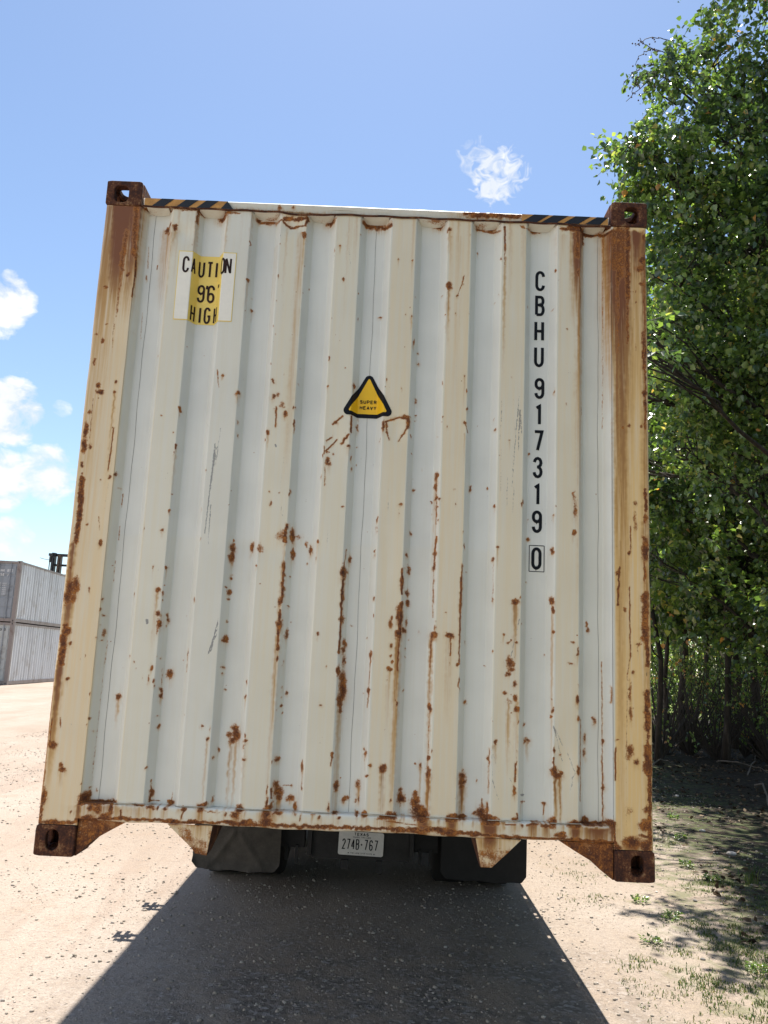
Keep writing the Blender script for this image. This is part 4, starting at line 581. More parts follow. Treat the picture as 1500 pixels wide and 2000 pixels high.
# sides, roof, floor, far end
def corr_side(sx):
    ys = [0.162]; xs_ = [sx * 1.17]; pit = .278; y = .18
    pr = []
    while y < CL - .2:
        pr += [(y, 1.210), (y + .07, 1.210), (y + .14, 1.174), (y + .21, 1.174)]; y += pit
    pr.append((CL - .17, 1.18))
    V = np.array([[(sx * x, y, z + ZB) for z in np.linspace(.16, 2.80, 14)] for y, x in pr])
    me = np_mesh('side_panel', V, grid_faces(len(pr), 14, flip=(sx < 0))); set_wear(me, V, lambda V, c: np.column_stack([.1 + .25 * smooth_noise(V, 6, 3), 0 * c[:, 1] + .1, 0 * c[:, 2], 0 * c[:, 3] + .2])); return obj('side_panel', me, MAT['paint'], cont)
corr_side(-1); corr_side(1)
plain = simple('container_cream', (0.55, 0.54, 0.46), .5, var=.12)
for sx in (-1, 1):
    b = MB(); b.box(*sorted((sx * 1.160, sx * 1.216)), .175, CL - .175, .09 + ZB, .160 + ZB); b.box(*sorted((sx * 1.160, sx * 1.216)), .175, CL - .175, 2.77 + ZB, 2.820 + ZB); obj('side_rail', b.mesh(), plain, cont)
b = MB(); b.box(-1.16, 1.16, .08, CL - .05, 2.800 + ZB, 2.812 + ZB); obj('roof', b.mesh(), plain, cont)
b = MB(); b.box(-1.155, 1.155, .078, CL - .05, .160 + ZB, .19 + ZB)
for q in range(38): b.box(-1.155, 1.155, .30 + q * .31, .34 + q * .31, .125 + ZB, .155 + ZB)
obj('floor', b.mesh(), MAT['chassis'], cont)
for sx in (-1, 1):
    d = MB(); d.box(*sorted((sx * .008, sx * 1.05)), CL - .06, CL - .01, .16 + ZB, 2.80 + ZB); dd = obj('door', d.mesh(), plain, cont)
    for xx in (.3, .8):
        r_ = MB(); r_.tube([(sx * xx, CL + .02, .15 + ZB), (sx * xx, CL + .02, 2.82 + ZB)], .017, 8)
        ro = obj('locking_rod', r_.mesh(), MAT['chassis'], None); ro.data.transform(wmat(cont).inverted()); ro.parent = dd
    b = MB(); b.box(*sorted((sx * 1.06, sx * 1.215)), CL - .16, CL - .012, .12 + ZB, 2.775 + ZB); obj('corner_post', b.mesh(), plain, cont)
# hazard stripes on the header
def stripes(name, x0, x1, blacks, slant):
    zt, zb_ = 2.8185, 2.7815; yb = MB(); yb.add([(x0, -.0022, zb_ + ZB), (x1, -.0022, zb_ + ZB), (x1, -.0022, zt + ZB), (x0, -.0022, zt + ZB)], [(0, 1, 2, 3)])
    yo = obj('hazard_stripe', yb.mesh(), MAT['haz_yellow'], cont)
    k_ = MB()
    for bx, w_ in blacks: k_.add([(bx, -.0036, zb_ + ZB), (bx + w_, -.0036, zb_ + ZB), (min(bx + w_ + slant, x1), -.0036, zt + ZB), (min(bx + slant, x1), -.0036, zt + ZB)], [(0, 1, 2, 3)])
    ko = obj('black_stripe', k_.mesh(), MAT['haz_black'], None); ko.data.transform(wmat(cont).inverted()); ko.parent = yo
lft = [on_wall(180 + u / 2.5, 330 + v / 2.5)[0] for u, v in ((292, 180), (410, 186), (510, 192), (628, 197))]
stripes('l', -1.045, -.672, [(x, .056) for x in lft], .043)
rgt = [on_wall(780 + u / 2.5, 330 + v / 2.5)[0] for u, v in ((598, 262), (692, 268), (800, 276), (905, 284))]
stripes('r', rgt[0], 1.045, [(x, .068) for x in rgt], .055)

# ------------------------------------------------------------------ lettering: stroke glyphs
def arc(cx_, cz_, rx, rz, a0, a1, n_=9): return [(cx_ + rx * math.cos(math.radians(a0 + (a1 - a0) * i / n_)), cz_ + rz * math.sin(math.radians(a0 + (a1 - a0) * i / n_))) for i in range(n_ + 1)]
def rr(z0, z1, r=.5): return arc(.5, z1 - r, .5, r, 90, 180) + arc(.5, z0 + r, .5, r, 180, 270) + arc(.5, z0 + r, .5, r, 270, 360) + arc(.5, z1 - r, .5, r, 0, 90)
GL = {
 'C': [arc(.5, 1.5, .5, .5, 0, 180) + arc(.5, .5, .5, .5, 180, 360)], 'O': [rr(0, 2)], '0': [rr(0, 2)],
 'U': [[(0, 2)] + arc(.5, .5, .5, .5, 180, 360) + [(1, 2)]], 'H': [[(0, 0), (0, 2)], [(1, 0), (1, 2)], [(0, 1), (1, 1)]],
 'B': [[(0, 0), (0, 2)] + arc(.58, 1.55, .38, .45, 90, -90) + [(0.02, 1.1)], [(0, 1.1), (.55, 1.1)] + arc(.55, .55, .45, .55, 90, -90) + [(0, 0)]],
 '9': [rr(1.0, 2.0, .45), [(1, 1.5)] + arc(.5, .48, .5, .48, 0, -180)], '6': [rr(0, 1.05, .45), [(0, .5)] + arc(.5, 1.52, .5, .48, 180, 0)],
 '1': [[(.18, 1.72), (.62, 1.95), (.62, 0)]], '7': [[(-.03, 2), (1, 2), (.38, 0)]],
 '3': [arc(.5, 1.53, .47, .47, 175, -90) + [(.4, 1.06)], [(.4, 1.06)] + arc(.5, .53, .5, .53, 90, -175)],
 '2': [arc(.5, 1.5, .47, .5, 175, -20) + [(0, 0), (1, 0)]], '4': [[(.75, 0), (.75, 2), (0, .6), (1.05, .6)]], '5': [[(.95, 2), (.08, 2), (.05, 1.15)] + arc(.48, .65, .5, .62, 110, -170)],
 '8': [rr(1.05, 2, .45), rr(0, 1.0, .45)], 'A': [[(0, 0), (.5, 2), (1, 0)], [(.2, .65), (.8, .65)]], 'T': [[(0, 2), (1, 2)], [(.5, 2), (.5, 0)]], 'I': [[(.5, 0), (.5, 2)]],
 'N': [[(0, 0), (0, 2), (1, 0), (1, 2)]], 'G': [arc(.5, 1.5, .5, .5, 15, 180) + arc(.5, .5, .5, .5, 180, 360) + [(1, .92), (.58, .92)]],
 'S': [arc(.5, 1.52, .46, .46, 20, 270) + arc(.5, .54, .48, .52, 90, -160)], 'P': [[(0, 0), (0, 2)] + arc(.5, 1.48, .5, .52, 90, -90) + [(0, .96)]],
 'R': [[(0, 0), (0, 2)] + arc(.5, 1.5, .48, .5, 90, -90) + [(0, 1.0)], [(.5, 1), (1, 0)]], 'E': [[(1, 2), (0, 2), (0, 0), (1, 0)], [(0, 1.05), (.85, 1.05)]],
 'V': [[(0, 2), (.5, 0), (1, 2)]], 'Y': [[(0, 2), (.5, .95), (1, 2)], [(.5, .95), (.5, 0)]], 'X': [[(0, 0), (1, 2)], [(1, 0), (0, 2)]], 'K': [[(0, 0), (0, 2)], [(1, 2), (0, .8)], [(.3, 1.1), (1, 0)]],
 'L': [[(0, 2), (0, 0), (.9, 0)]], 'M': [[(0, 0), (0, 2), (.5, .6), (1, 2), (1, 0)]], "'": [[(.62, 2.05), (.38, 1.6)]], '"': [[(.3, 2.05), (.12, 1.65)], [(.85, 2.05), (.67, 1.65)]], ' ': [], 'J': [[(.9, 2), (.9, .5)] + arc(.45, .5, .45, .5, 0, -170)], 'D': [[(0, 0), (0, 2)] + arc(.4, 1, .6, 1, 90, -90) + [(0, 0)]]}
def ribbon(mbb, pts, wd, place, step=.004):
    P = [np.array(p, float) for p in pts]; Q = [P[0]]
    for a, b in zip(P[:-1], P[1:]):
        n_ = max(1, int(np.linalg.norm(b - a) / step))
        for i in range(1, n_ + 1): Q.append(a + (b - a) * i / n_)
    closed = np.linalg.norm(Q[0] - Q[-1]) < 1e-6; L_, R_ = [], []
    for i, p in enumerate(Q):
        a = Q[i - 1] if i > 0 else (Q[-2] if closed else None); b = Q[i + 1] if i < len(Q) - 1 else (Q[1] if closed else None)
        d1 = (p - a) if a is not None else (b - p); d2 = (b - p) if b is not None else (p - a)
        d1 = d1 / (np.linalg.norm(d1) + 1e-12); d2 = d2 / (np.linalg.norm(d2) + 1e-12)
        t = d1 + d2; tl = np.linalg.norm(t)
        if tl < .3: t = d2; tl = 1
        t /= tl; nrm = np.array([-t[1], t[0]]); c = max(.55, float(np.dot(nrm, np.array([-d2[1], d2[0]])))); off = nrm * wd / 2 / c
        L_.append(p + off); R_.append(p - off)
    vs = [place(*q) for q in L_] + [place(*q) for q in R_]; m_ = len(Q)
    mbb.add(vs, [(i, i + m_, i + 1 + m_, i + 1) for i in range(m_ - 1)])
LIFT = [0]
def glyph(mbb, chx, x, z, w_, h_, wd, surf):
    """bottom-left at x,z; w_,h_ outer size"""
    for st in GL[chx]:
        LIFT[0] = (LIFT[0] + 1) % 6; lift = .00012 * LIFT[0]
        pts = [(x + wd / 2 + px * (w_ - wd), z + wd / 2 + pz / 2 * (h_ - wd)) for px, pz in st]
        ribbon(mbb, pts, wd, lambda a, b, l=lift: surf(a, b, l))
def text(mbb, s, x, z, w_, h_, wd, adv, surf):
    for c in s: glyph(mbb, c, x, z, w_, h_, wd, surf); x += adv
yface = lambda off: (lambda a, b, l: (a, float(prof(a)) + float(max(dents(np.array(a), np.array(b)), -.003)) + .003 - off - l, b + ZB))
# vertical serial number
sn = MB()
for c, u, v0, v1 in (('C', 1055.5, 528.6, 568), ('B', 1055, 577, 617), ('H', 1053.5, 626, 667), ('U', 1053, 676, 717), ('9', 1054, 738, 779), ('1', 1052.5, 789, 831), ('7', 1052, 840, 882),
                     ('3', 1050.5, 892, 934), ('1', 1049.5, 944, 987.5), ('9', 1049, 997, 1041), ('0', 1048, 1069, 1112.6)):
    xc, zt = W(u, v0); _, zl = W(u, v1); w_ = .0435; glyph(sn, c, xc - w_ / 2, zl, w_, zt - zl, .0132, yface(.0012))
so = obj('serial_number', sn.mesh(), MAT['black_paint'], cont); so['label'] = 'black letters and digits CBHU 917319 0 running down the panel'
sn = MB(); (ax, az), (bx, bz) = W(1034, 1065), W(1062.5, 1117)
for seg_ in ([(ax, az), (bx, az)], [(bx, az), (bx, bz)], [(bx, bz), (ax, bz)], [(ax, bz), (ax, az)]): 
    LIFT[0] += 1; ribbon(sn, seg_, .0032, lambda a, b: yface(.0012)(a, b, .0001 * (LIFT[0] % 4)))
obj('number_box', sn.mesh(), MAT['black_paint'], cont)
# caution sticker laid over the ridges
def sheet(name, xa, xb, zrow, ext, mat, off, parent):
    ks = [k_ for k_ in kx if xa < k_ < xb]; cols = np.unique(np.concatenate([np.linspace(xa, xb, int((xb - xa) / .0022) + 2)] + [np.linspace(k_ - .004, k_ + .004, 5) for k_ in ks])); cols = cols[(cols >= xa) & (cols <= xb)]
    V = np.zeros((len(cols), len(zrow), 3))
    for j, z in enumerate(zrow):
        l_, r_ = ext(z); x = np.clip(cols, l_, r_); V[:, j] = np.stack([x, prof(x) + np.maximum(dents(x, x * 0 + z), -.003) + .003 - off, x * 0 + z + ZB], -1)
    f = grid_faces(len(cols), len(zrow)); a = V.reshape(-1, 3)[f]; area = np.abs(a[:, 2, 0] - a[:, 0, 0]) + np.abs(a[:, 1, 0] - a[:, 3, 0]); f = f[area > 1e-6]
    me = np_mesh(name, V, f); me.validate(); me.update()
    o = obj(name, me, mat, None); o.data.transform(wmat(cont).inverted()); o.parent = parent; return o
sx0, sx1 = -.8705, -.6115; sz0, sz1 = 2.247, 2.573
stk = sheet('caution_sticker', sx0, sx1, np.linspace(sz0, sz1, 40), lambda z: (sx0, sx1), MAT['sticker_yellow'], .0016, cont); stk['label'] = 'faded yellow and white height sticker reading CAUTION 9\'6" HIGH'
fa = RIDGES[0][1] + .001; fb = RIDGES[1][0] + .001
for a, b in ((sx0 + .003, fa), (fb, sx1 - .003)):
    sheet('glare_patch', a, b, np.linspace(sz0 + .004, sz1 - .004, 30), lambda z, a=a, b=b: (a, b), MAT['sticker_white'], .0023, stk)  # painted glare where the sticker crosses the ridges
# lettering is printed flat on the sticker: place by arc length so flanks squeeze it
_sx = np.linspace(sx0, sx1, 2000); _sl = np.concatenate([[0], np.cumsum(np.hypot(np.diff(_sx), np.diff(prof(_sx))))])
def by_arc(s): return float(np.interp(s, _sl, _sx))
TOT = _sl[-1]
ln = MB(); surfA = lambda a, b, l: yface(.0030)(by_arc(a), b, l)
hgt = .078; wdt = .030
def row(s, z, start, adv, w_=wdt, h_=hgt, col=ln): text(col, s, start, z, w_, h_, .0075, adv, surfA)
def arcpos(u, v): x, z = W(u, v); return float(np.interp(x, _sx, _sl)), z
for c, u in (('C', 363), ('A', 379), ('U', 394.5), ('T', 411), ('I', 424), ('O', 434), ('N', 446)):
    s_, _ = arcpos(u, 518); zc = 2.508
    glyph(ln, c, s_ - wdt / 2, zc - hgt / 2, wdt, hgt, .0092, surfA)
for c, u, w_ in (('9', 393, .034), ("'", 404, .02), ('6', 412.5, .034), ('"', 426, .022)):
    s_, _ = arcpos(u, 568); glyph(ln, c, s_ - w_ / 2, 2.392 - .042, w_, .084, .0096, surfA)
for c, u in (('H', 377), ('I', 391), ('G', 405), ('H', 421)):
    s_, _ = arcpos(u, 608); glyph(ln, c, s_ - wdt / 2, 2.290 - hgt / 2, wdt, hgt, .0092, surfA)
lo_ = obj('lettering', ln.mesh(), MAT['dark_brown'], None); lo_.data.transform(wmat(cont).inverted()); lo_.parent = stk
# warning triangle
def tri_ext(cx_, zt, zb_, hw, r):
    c = [(cx_, zt - r * 1.3), (cx_ - hw + r, zb_ + r), (cx_ + hw - r, zb_ + r)]
    def f(z):
        ls, rs = [], []
        for (x, zc) in c:
            if abs(z - zc) <= r: d = math.sqrt(max(0, r * r - (z - zc) ** 2)); ls.append(x - d); rs.append(x + d)
        dx, dz = c[1][0] - c[0][0], c[1][1] - c[0][1]; L = math.hypot(dx, dz); nx_, nz_ = dz / L * r, -dx / L * r
        for s in (1, -1):                            # the slanting sides, pushed out by r
            (x0, z0_), (x1, z1_) = (c[0][0] - s * abs(nx_), c[0][1] + abs(nz_)), (c[1 if s > 0 else 2][0] - s * abs(nx_), c[1][1] + abs(nz_))
            if z1_ <= z <= z0_: x = x0 + (x1 - x0) * (z0_ - z) / (z0_ - z1_); (ls if s > 0 else rs).append(x)
        return (min(ls), max(rs)) if ls and rs else (cx_, cx_)
    return f
tcx = .0055
to = tri_ext(tcx, 2.049, 1.848, .104, .020); zr = np.unique(np.concatenate([np.linspace(1.8482, 2.048, 80), np.linspace(1.8482, 1.870, 20), np.linspace(2.030, 2.048, 14)]))
tri = sheet('warning_triangle', -.102, .113, zr, to, MAT['tri_black'], .0018, cont); tri['label'] = 'yellow triangle with a thick black border reading SUPER HEAVY'
ti = tri_ext(tcx, 2.028, 1.866, .081, .005); zr2 = np.linspace(1.8662, 2.027, 70)
sheet('yellow_field', -.08, .09, zr2, ti, MAT['tri_yellow'], .0028, tri)
ln = MB(); surfT = yface(.0044)
for s, zc in (('SUPER', 1.9205), ('HEAVY', 1.8940)):
    w_ = .0118; adv = .0152; x = tcx - (5 * adv - (adv - w_)) / 2
    text(ln, s, x, zc - .0080, w_, .0162, .0031, adv, surfT)
lo_ = obj('lettering', ln.mesh(), MAT['tri_black'], None); lo_.data.transform(wmat(cont).inverted()); lo_.parent = tri
# ------------------------------------------------------------------ the trailer under the container
tr = thing('container_trailer', 'low black trailer under the cream container, showing its mud flaps and rear plate', 'trailer', (0, 2.5, 0))
b = MB()
for sx in (-1, 1):
    b.box(*sorted((sx * .40, sx * .53)), 2.56, 12.6, .50, .514); b.box(*sorted((sx * .40, sx * .53)), 2.56, 12.6, .79, .804); b.box(*sorted((sx * .458, sx * .472)), 2.56, 12.6, .516, .788)
obj('frame', b.mesh(), MAT['chassis'], tr)
for i, y in enumerate((2.62, 3.9, 5.2, 6.8, 8.6, 10.4, 12.2)):
    b = MB(); b.box(-1.14, 1.14, y, y + .10, .68, .786); obj('crossmember', b.mesh(), MAT['chassis'], tr)
b = MB(); b.box(-.30, .36, 2.515, 2.62, .30, .66); b.box(-.33, -.302, 2.49, 2.80, .32, .78); b.box(.362, .39, 2.49, 2.80, .32, .78)
b.box(-.10, -.05, 2.50, 2.56, .24, .298); b.box(.14, .18, 2.50, 2.56, .22, .298)
obj('rear_bumper', b.mesh(), MAT['chassis'], tr)
for xa, xb in ((-.52, -.36), (.40, .56)): b = MB(); b.box(xa, xb, 2.62, 2.75, .34, .76); b.box(xa + .03, xa + .05, 2.60, 2.62, .26, .36); b.box(xb - .06, xb - .04, 2.60, 2.62, .24, .36); obj('hinge_box', b.mesh(), MAT['chassis'], tr)
# mud flaps
def flap(x0, x1, z0, rough, mat):
    nx_, nz_ = 40, 44; X, Z = np.meshgrid(np.linspace(x0, x1, nx_), np.linspace(z0, .80, nz_), indexing='ij')
    u = (X - x0) / (x1 - x0); cut = .045 * np.clip(1 - np.minimum(u, 1 - u) / .06, 0, 1) * np.clip(1 - (Z - z0) / .1, 0, 1)
    Y = 2.50 + .016 * np.sin(u * 5 + 1) * (1 - (Z - z0) / .6) + .02 * (1 - (Z - z0) / .6)
    if rough:                                      # pressed chevrons and a curled lower lip
        for s_ in (-1, 1):
            d = np.abs((u - .5) * s_ * .6 * 1.3 + (Z - z0) - .26); Y -= .012 * np.exp(-(d / .022) ** 2) * ((u - .5) * s_ > .02)
            d = np.abs((u - .5) * s_ * .6 * 1.3 + (Z - z0) - .13); Y -= .014 * np.exp(-(d / .016) ** 2) * ((u - .5) * s_ > .16)
        Y -= .03 * np.clip(1 - (Z - z0) / .05, 0, 1)
    Zs = Z + cut + .004 * np.sin(u * 17)
    V = np.stack([X, Y, Zs], -1); B = V.copy(); B[..., 1] += .012
    f = grid_faces(nx_, nz_); loop = [(i, 0) for i in range(nx_)] + [(nx_ - 1, j) for j in range(1, nz_)] + [(i, nz_ - 1) for i in range(nx_ - 2, -1, -1)] + [(0, j) for j in range(nz_ - 2, 0, -1)]
    rim = np.array([V[a] for a in loop] + [B[a] for a in loop]); m_ = len(loop); rf = [(i, i + m_, (i + 1) % m_ + m_, (i + 1) % m_) for i in range(m_)]
    VV, FF = join_np([(V, f), (B, f[:, ::-1]), (rim, rf)]); o = obj('mud_flap', np_mesh('mud_flap', VV, FF), mat, tr); return o
f1 = flap(-1.105, -.512, .20, True, MAT['rubber']); f1['label'] = 'grey brown mud flap with pressed chevrons'
f2 = flap(.578, 1.156, .195, False, MAT['rubber_black']); f2['label'] = 'smooth black mud flap'
# number plate
b = MB(); M_ = Matrix.Translation((.032, 2.500, .405)) @ Matrix.Rotation(math.radians(1.2), 4, 'Y')
pts = [(x, z) for x, z in oblong(.305, .153, .014, 5)]
b.add([tuple(M_ @ Vector((x, 0, z))) for x, z in pts] + [tuple(M_ @ Vector((x, .003, z))) for x, z in pts], [tuple(range(len(pts) - 1, -1, -1))] + [(i, (i + 1) % len(pts), (i + 1) % len(pts) + len(pts), i + len(pts)) for i in range(len(pts))])
pl_ = obj('licence_plate', b.mesh(), MAT['plate'], tr)
ln = MB(); sp_ = lambda a, c, l: tuple(M_ @ Vector((a, -.0012 - l, c)))
x = -.128
for c in '274B':
    glyph(ln, c, x, -.040, .024, .068, .0068, sp_); x += .031
st = [(-.0 + .008 * (1 if i % 2 == 0 else .42) * math.sin(i * math.pi / 5) + .004, -.006 + .010 * (1 if i % 2 == 0 else .42) * math.cos(i * math.pi / 5)) for i in range(10)]
ln.add([sp_(0.004, -.006, 0)] + [sp_(a, c, 0) for a, c in st], [(0, 1 + (i + 1) % 10, 1 + i) for i in range(10)])
x = .022
for c in '767':
    glyph(ln, c, x, -.040, .024, .068, .0068, sp_); x += .034
text(ln, 'TEXAS', -.050, .050, .016, .020, .0040, .0205, sp_); text(ln, 'TOKEN TRAILER', -.058, .036, .0075, .009, .0016, .0095, sp_)
text(ln, 'THE LONE STAR STATE', -.068, -.066, .0062, .0085, .0014, .0078, sp_)
for a in (-.082, .092): ln.add([sp_(a + .004 * math.cos(q), -.062 + .004 * math.sin(q), 0) for q in np.linspace(0, 2 * math.pi, 9)[:8]], [tuple(range(7, -1, -1))])
lo_ = obj('lettering', ln.mesh(), MAT['black_paint'], None); lo_.data.transform(wmat(tr).inverted()); lo_.parent = pl_
# wheels
def wheel(x, y):
    b = MB(); k_ = 40; prf = [(-.135, .30), (-.14, .42), (-.125, .485), (-.10, .505), (.10, .505), (.125, .485), (.14, .42), (.135, .30)]
    vs = [(x + px_, y + r_ * math.cos(2 * math.pi * j / k_), .505 + r_ * math.sin(2 * math.pi * j / k_)) for px_, r_ in prf for j in range(k_)]
    b.add(vs, [(i * k_ + j, i * k_ + (j + 1) % k_, (i + 1) * k_ + (j + 1) % k_, (i + 1) * k_ + j) for i in range(len(prf) - 1) for j in range(k_)])
    w = obj('wheel', b.mesh(), MAT['rubber_black'], tr, smooth=True)
    b = MB(); prf = [(-.13, .30), (-.05, .27), (-.04, .10), (.04, .10), (.05, .27), (.13, .30)]
    vs = [(x + px_, y + r_ * math.cos(2 * math.pi * j / k_), .505 + r_ * math.sin(2 * math.pi * j / k_)) for px_, r_ in prf for j in range(k_)]
    b.add(vs, [(i * k_ + j, i * k_ + (j + 1) % k_, (i + 1) * k_ + (j + 1) % k_, (i + 1) * k_ + j) for i in range(len(prf) - 1) for j in range(k_)])
    r_ = obj('rim', b.mesh(), MAT['chassis'], None); r_.data.transform(wmat(tr).inverted()); r_.parent = w
for y in (3.35, 4.55):
    for x in (-1.0, -.68, .70, 1.02): wheel(x, y)
    b = MB(); b.tube([(-1.1, y, .505), (1.1, y, .505)], .065, 12); obj('axle', b.mesh(), MAT['chassis'], tr)
# unseen slotted rails, added to shape shadow edges and light spots on the ground
b = MB(); b.box(1.240, 1.264, .28, 5.2, .765, .80); b.box(1.196, 1.2215, .28, 5.2, .765, .80)
ys_ = [1.95, 2.10, 2.22, 2.36, 2.44, 2.53, 2.62, 2.95, 3.05, 3.38, 3.46, 5.2]
for y0, y1 in ((.28, 1.98), (2.04, 2.40), (2.46, 2.80), (2.84, 2.87), (2.93, 3.26), (3.35, 5.2)): b.box(1.222, 1.2395, y0, y1, .766, .799)
for y in (2.64, 3.92, 5.1): b.box(1.12, 1.2, y, y + .06, .70, .765)
obj('shadow_rail', b.mesh(), MAT['chassis'], tr)
for y in (1.98, 2.58):  # invented hooks, added only for the shadows they cast beside the load
    b = MB(); b.box(-1.34, -1.20, y, y + .03, .72, .75); b.box(-1.34, -1.255, y + .07, y + .09, .70, .77); b.box(-1.31, -1.285, y, y + .16, .70, .78); b.box(-1.275, -1.262, y, y + .13, .72, .75); b.box(-1.36, -1.33, y + .05, y + .16, .73, .75); b.box(-1.30, -1.18, y + .10, y + .13, .755, .78)
    obj('shadow_hook', b.mesh(), MAT['chassis'], tr)
b = MB(); b.box(-1.230, -1.19, 1.95, 5.2, .70, .76); obj('shadow_rail', b.mesh(), MAT['chassis'], tr)  # second added rail, sized for the left shadow edge
for sx in (-.7, .7):
    b = MB(); b.box(sx - .06, sx + .06, 11.3, 11.42, .04, .80); b.box(sx - .14, sx + .14, 11.22, 11.5, 0, .04); obj('landing_leg', b.mesh(), MAT['chassis'], tr)

# ------------------------------------------------------------------ ground
def fbm(X, Y, s, seed, oct_=4):
    r = np.random.default_rng(seed); o = 0; amp = 1; tot = 0
    for k_ in range(oct_):
        G_ = r.random((64, 64)); x = (X * s) % 64; y = (Y * s) % 64; i = np.floor(x).astype(int); j = np.floor(y).astype(int); a = x - i; c = y - j
        a = a * a * (3 - 2 * a); c = c * c * (3 - 2 * c); i %= 64; j %= 64; i1 = (i + 1) % 64; j1 = (j + 1) % 64
        o = o + amp * (G_[i, j] * (1 - a) * (1 - c) + G_[i1, j] * a * (1 - c) + G_[i, j1] * (1 - a) * c + G_[i1, j1] * a * c); tot += amp; amp *= .5; s *= 2.03
    return o / tot
def hgt_ground(X, Y):
    h = .030 * (fbm(X, Y, .35, 1) - .5) + .016 * (fbm(X, Y, 2.2, 2) - .5) + .006 * (fbm(X, Y, 9, 3, 2) - .5)
    flat = np.clip((np.hypot(X, (Y - 6) / 2.2) - 0.5) / 3, .35, 1)
    wood = np.clip((X - 3.2) / 3, 0, 1) * np.clip((26 - Y) / 6, 0, 1)
    return h * flat + wood * .10 * (fbm(X, Y, .8, 6) - .35) - .004
uu = np.linspace(-1, 1, 420); gxs = 9 * uu + 520 * np.sign(uu) * np.abs(uu) ** 9
vv = np.linspace(-.42, 1, 620); gys = 2.5 + 21 * vv + 900 * np.sign(vv) * np.abs(vv) ** 8
GX, GY = np.meshgrid(gxs + 1.0, gys, indexing='ij'); V = np.stack([GX, GY, hgt_ground(GX, GY)], -1)
me = np_mesh('ground', V, grid_faces(420, 620, True))
g = N('sandy_yard')
sepn = g.n('ShaderNodeSeparateXYZ'); g.t.links.new(g.tc.outputs['Object'], sepn.inputs[0]); PX_, PY_ = sepn.outputs[0], sepn.outputs[1]
n1 = g.noise(.55, 5, .6, (1, .55, 1)); n2 = g.noise(3.2, 6, .65); n3 = g.noise(26, 5, .7); n4 = g.noise(110, 3, .7)
sand = g.ramp(n1, [(.35, (.300, .235, .180)), (.5, (.345, .280, .224)), (.65, (.375, .315, .262))])
sand = g.mix(g.step(n2, .48, .72, 0, .55), sand, (.30, .225, .165))
trk = g.noise(1, 5, .6, (1.5, .16, 1), 1.2); sand = g.mix(g.step(trk, .52, .66, 0, .5), sand, (.29, .215, .165)); sand = g.mix(g.step(n3, .50, .66, 0, .6), sand, (.25, .20, .165)); sand = g.mix(g.step(n4, .54, .68, 0, .75), sand, (.17, .145, .13)); sand = g.mix(g.step(n4, .42, .30, 0, .5), sand, (.60, .54, .47))
vp = g.voro(34); sand = g.mix(g.math('MULTIPLY', g.step(vp.outputs['Distance'], .16, .10), g.step(g.noise(9, 3), .50, .62)), sand, (.20, .17, .15))
# crushed grey gravel thrown over the drive in front
gm = g.math('MULTIPLY', g.step(PY_, 3.6, .4), g.step(g.math('ABSOLUTE', g.math('SUBTRACT', PX_, .2)), 2.0, .4))
gm = g.math('MULTIPLY', gm, g.step(n2, .35, .62))
vg = g.voro(48); vsp = g.n('ShaderNodeSeparateColor'); g.t.links.new(vg.outputs['Color'], vsp.inputs[0]); grav = g.mix(.75, g.ramp(g.noise(45, 4, .7), [(.35, (.07, .065, .06)), (.6, (.24, .22, .20)), (.75, (.45, .42, .40))]), g.ramp(vsp.outputs[0], [(0, (.07, .062, .055)), (.6, (.20, .18, .165)), (.85, (.33, .31, .30)), (1, (.55, .53, .52))])); sand = g.mix(g.math('MULTIPLY', gm, .9), sand, grav)
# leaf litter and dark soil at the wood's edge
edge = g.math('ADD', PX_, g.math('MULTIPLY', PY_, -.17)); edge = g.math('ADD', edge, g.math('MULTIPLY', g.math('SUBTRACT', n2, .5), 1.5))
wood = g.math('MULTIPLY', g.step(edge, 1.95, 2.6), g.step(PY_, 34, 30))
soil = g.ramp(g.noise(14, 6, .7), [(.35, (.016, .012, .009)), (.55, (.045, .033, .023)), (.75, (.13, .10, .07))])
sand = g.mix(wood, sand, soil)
grs = g.math('MULTIPLY', g.step(g.noise(6, 5, .7), .45, .58), g.math('MULTIPLY', g.step(edge, 1.35, 2.0), g.step(edge, 4.2, 3.0)))
sand = g.mix(g.math('MULTIPLY', grs, .55), sand, (.10, .125, .045))
far = g.math('MULTIPLY', g.step(PX_, 3, 7), g.step(PY_, 30, 34)); sand = g.mix(far, sand, g.ramp(g.noise(1.3, 5), [(.4, (.13, .19, .045)), (.6, (.24, .27, .08))]))
hb = g.math('ADD', g.math('MULTIPLY', n3, 1.0), g.math('ADD', g.math('MULTIPLY', n4, .5), g.math('MULTIPLY', g.step(vp.outputs['Distance'], .3, .0), .3)))
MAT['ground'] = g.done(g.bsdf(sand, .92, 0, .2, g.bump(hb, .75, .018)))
gr = obj('ground', me, MAT['ground'], None, smooth=True); tag(gr, kind='structure')

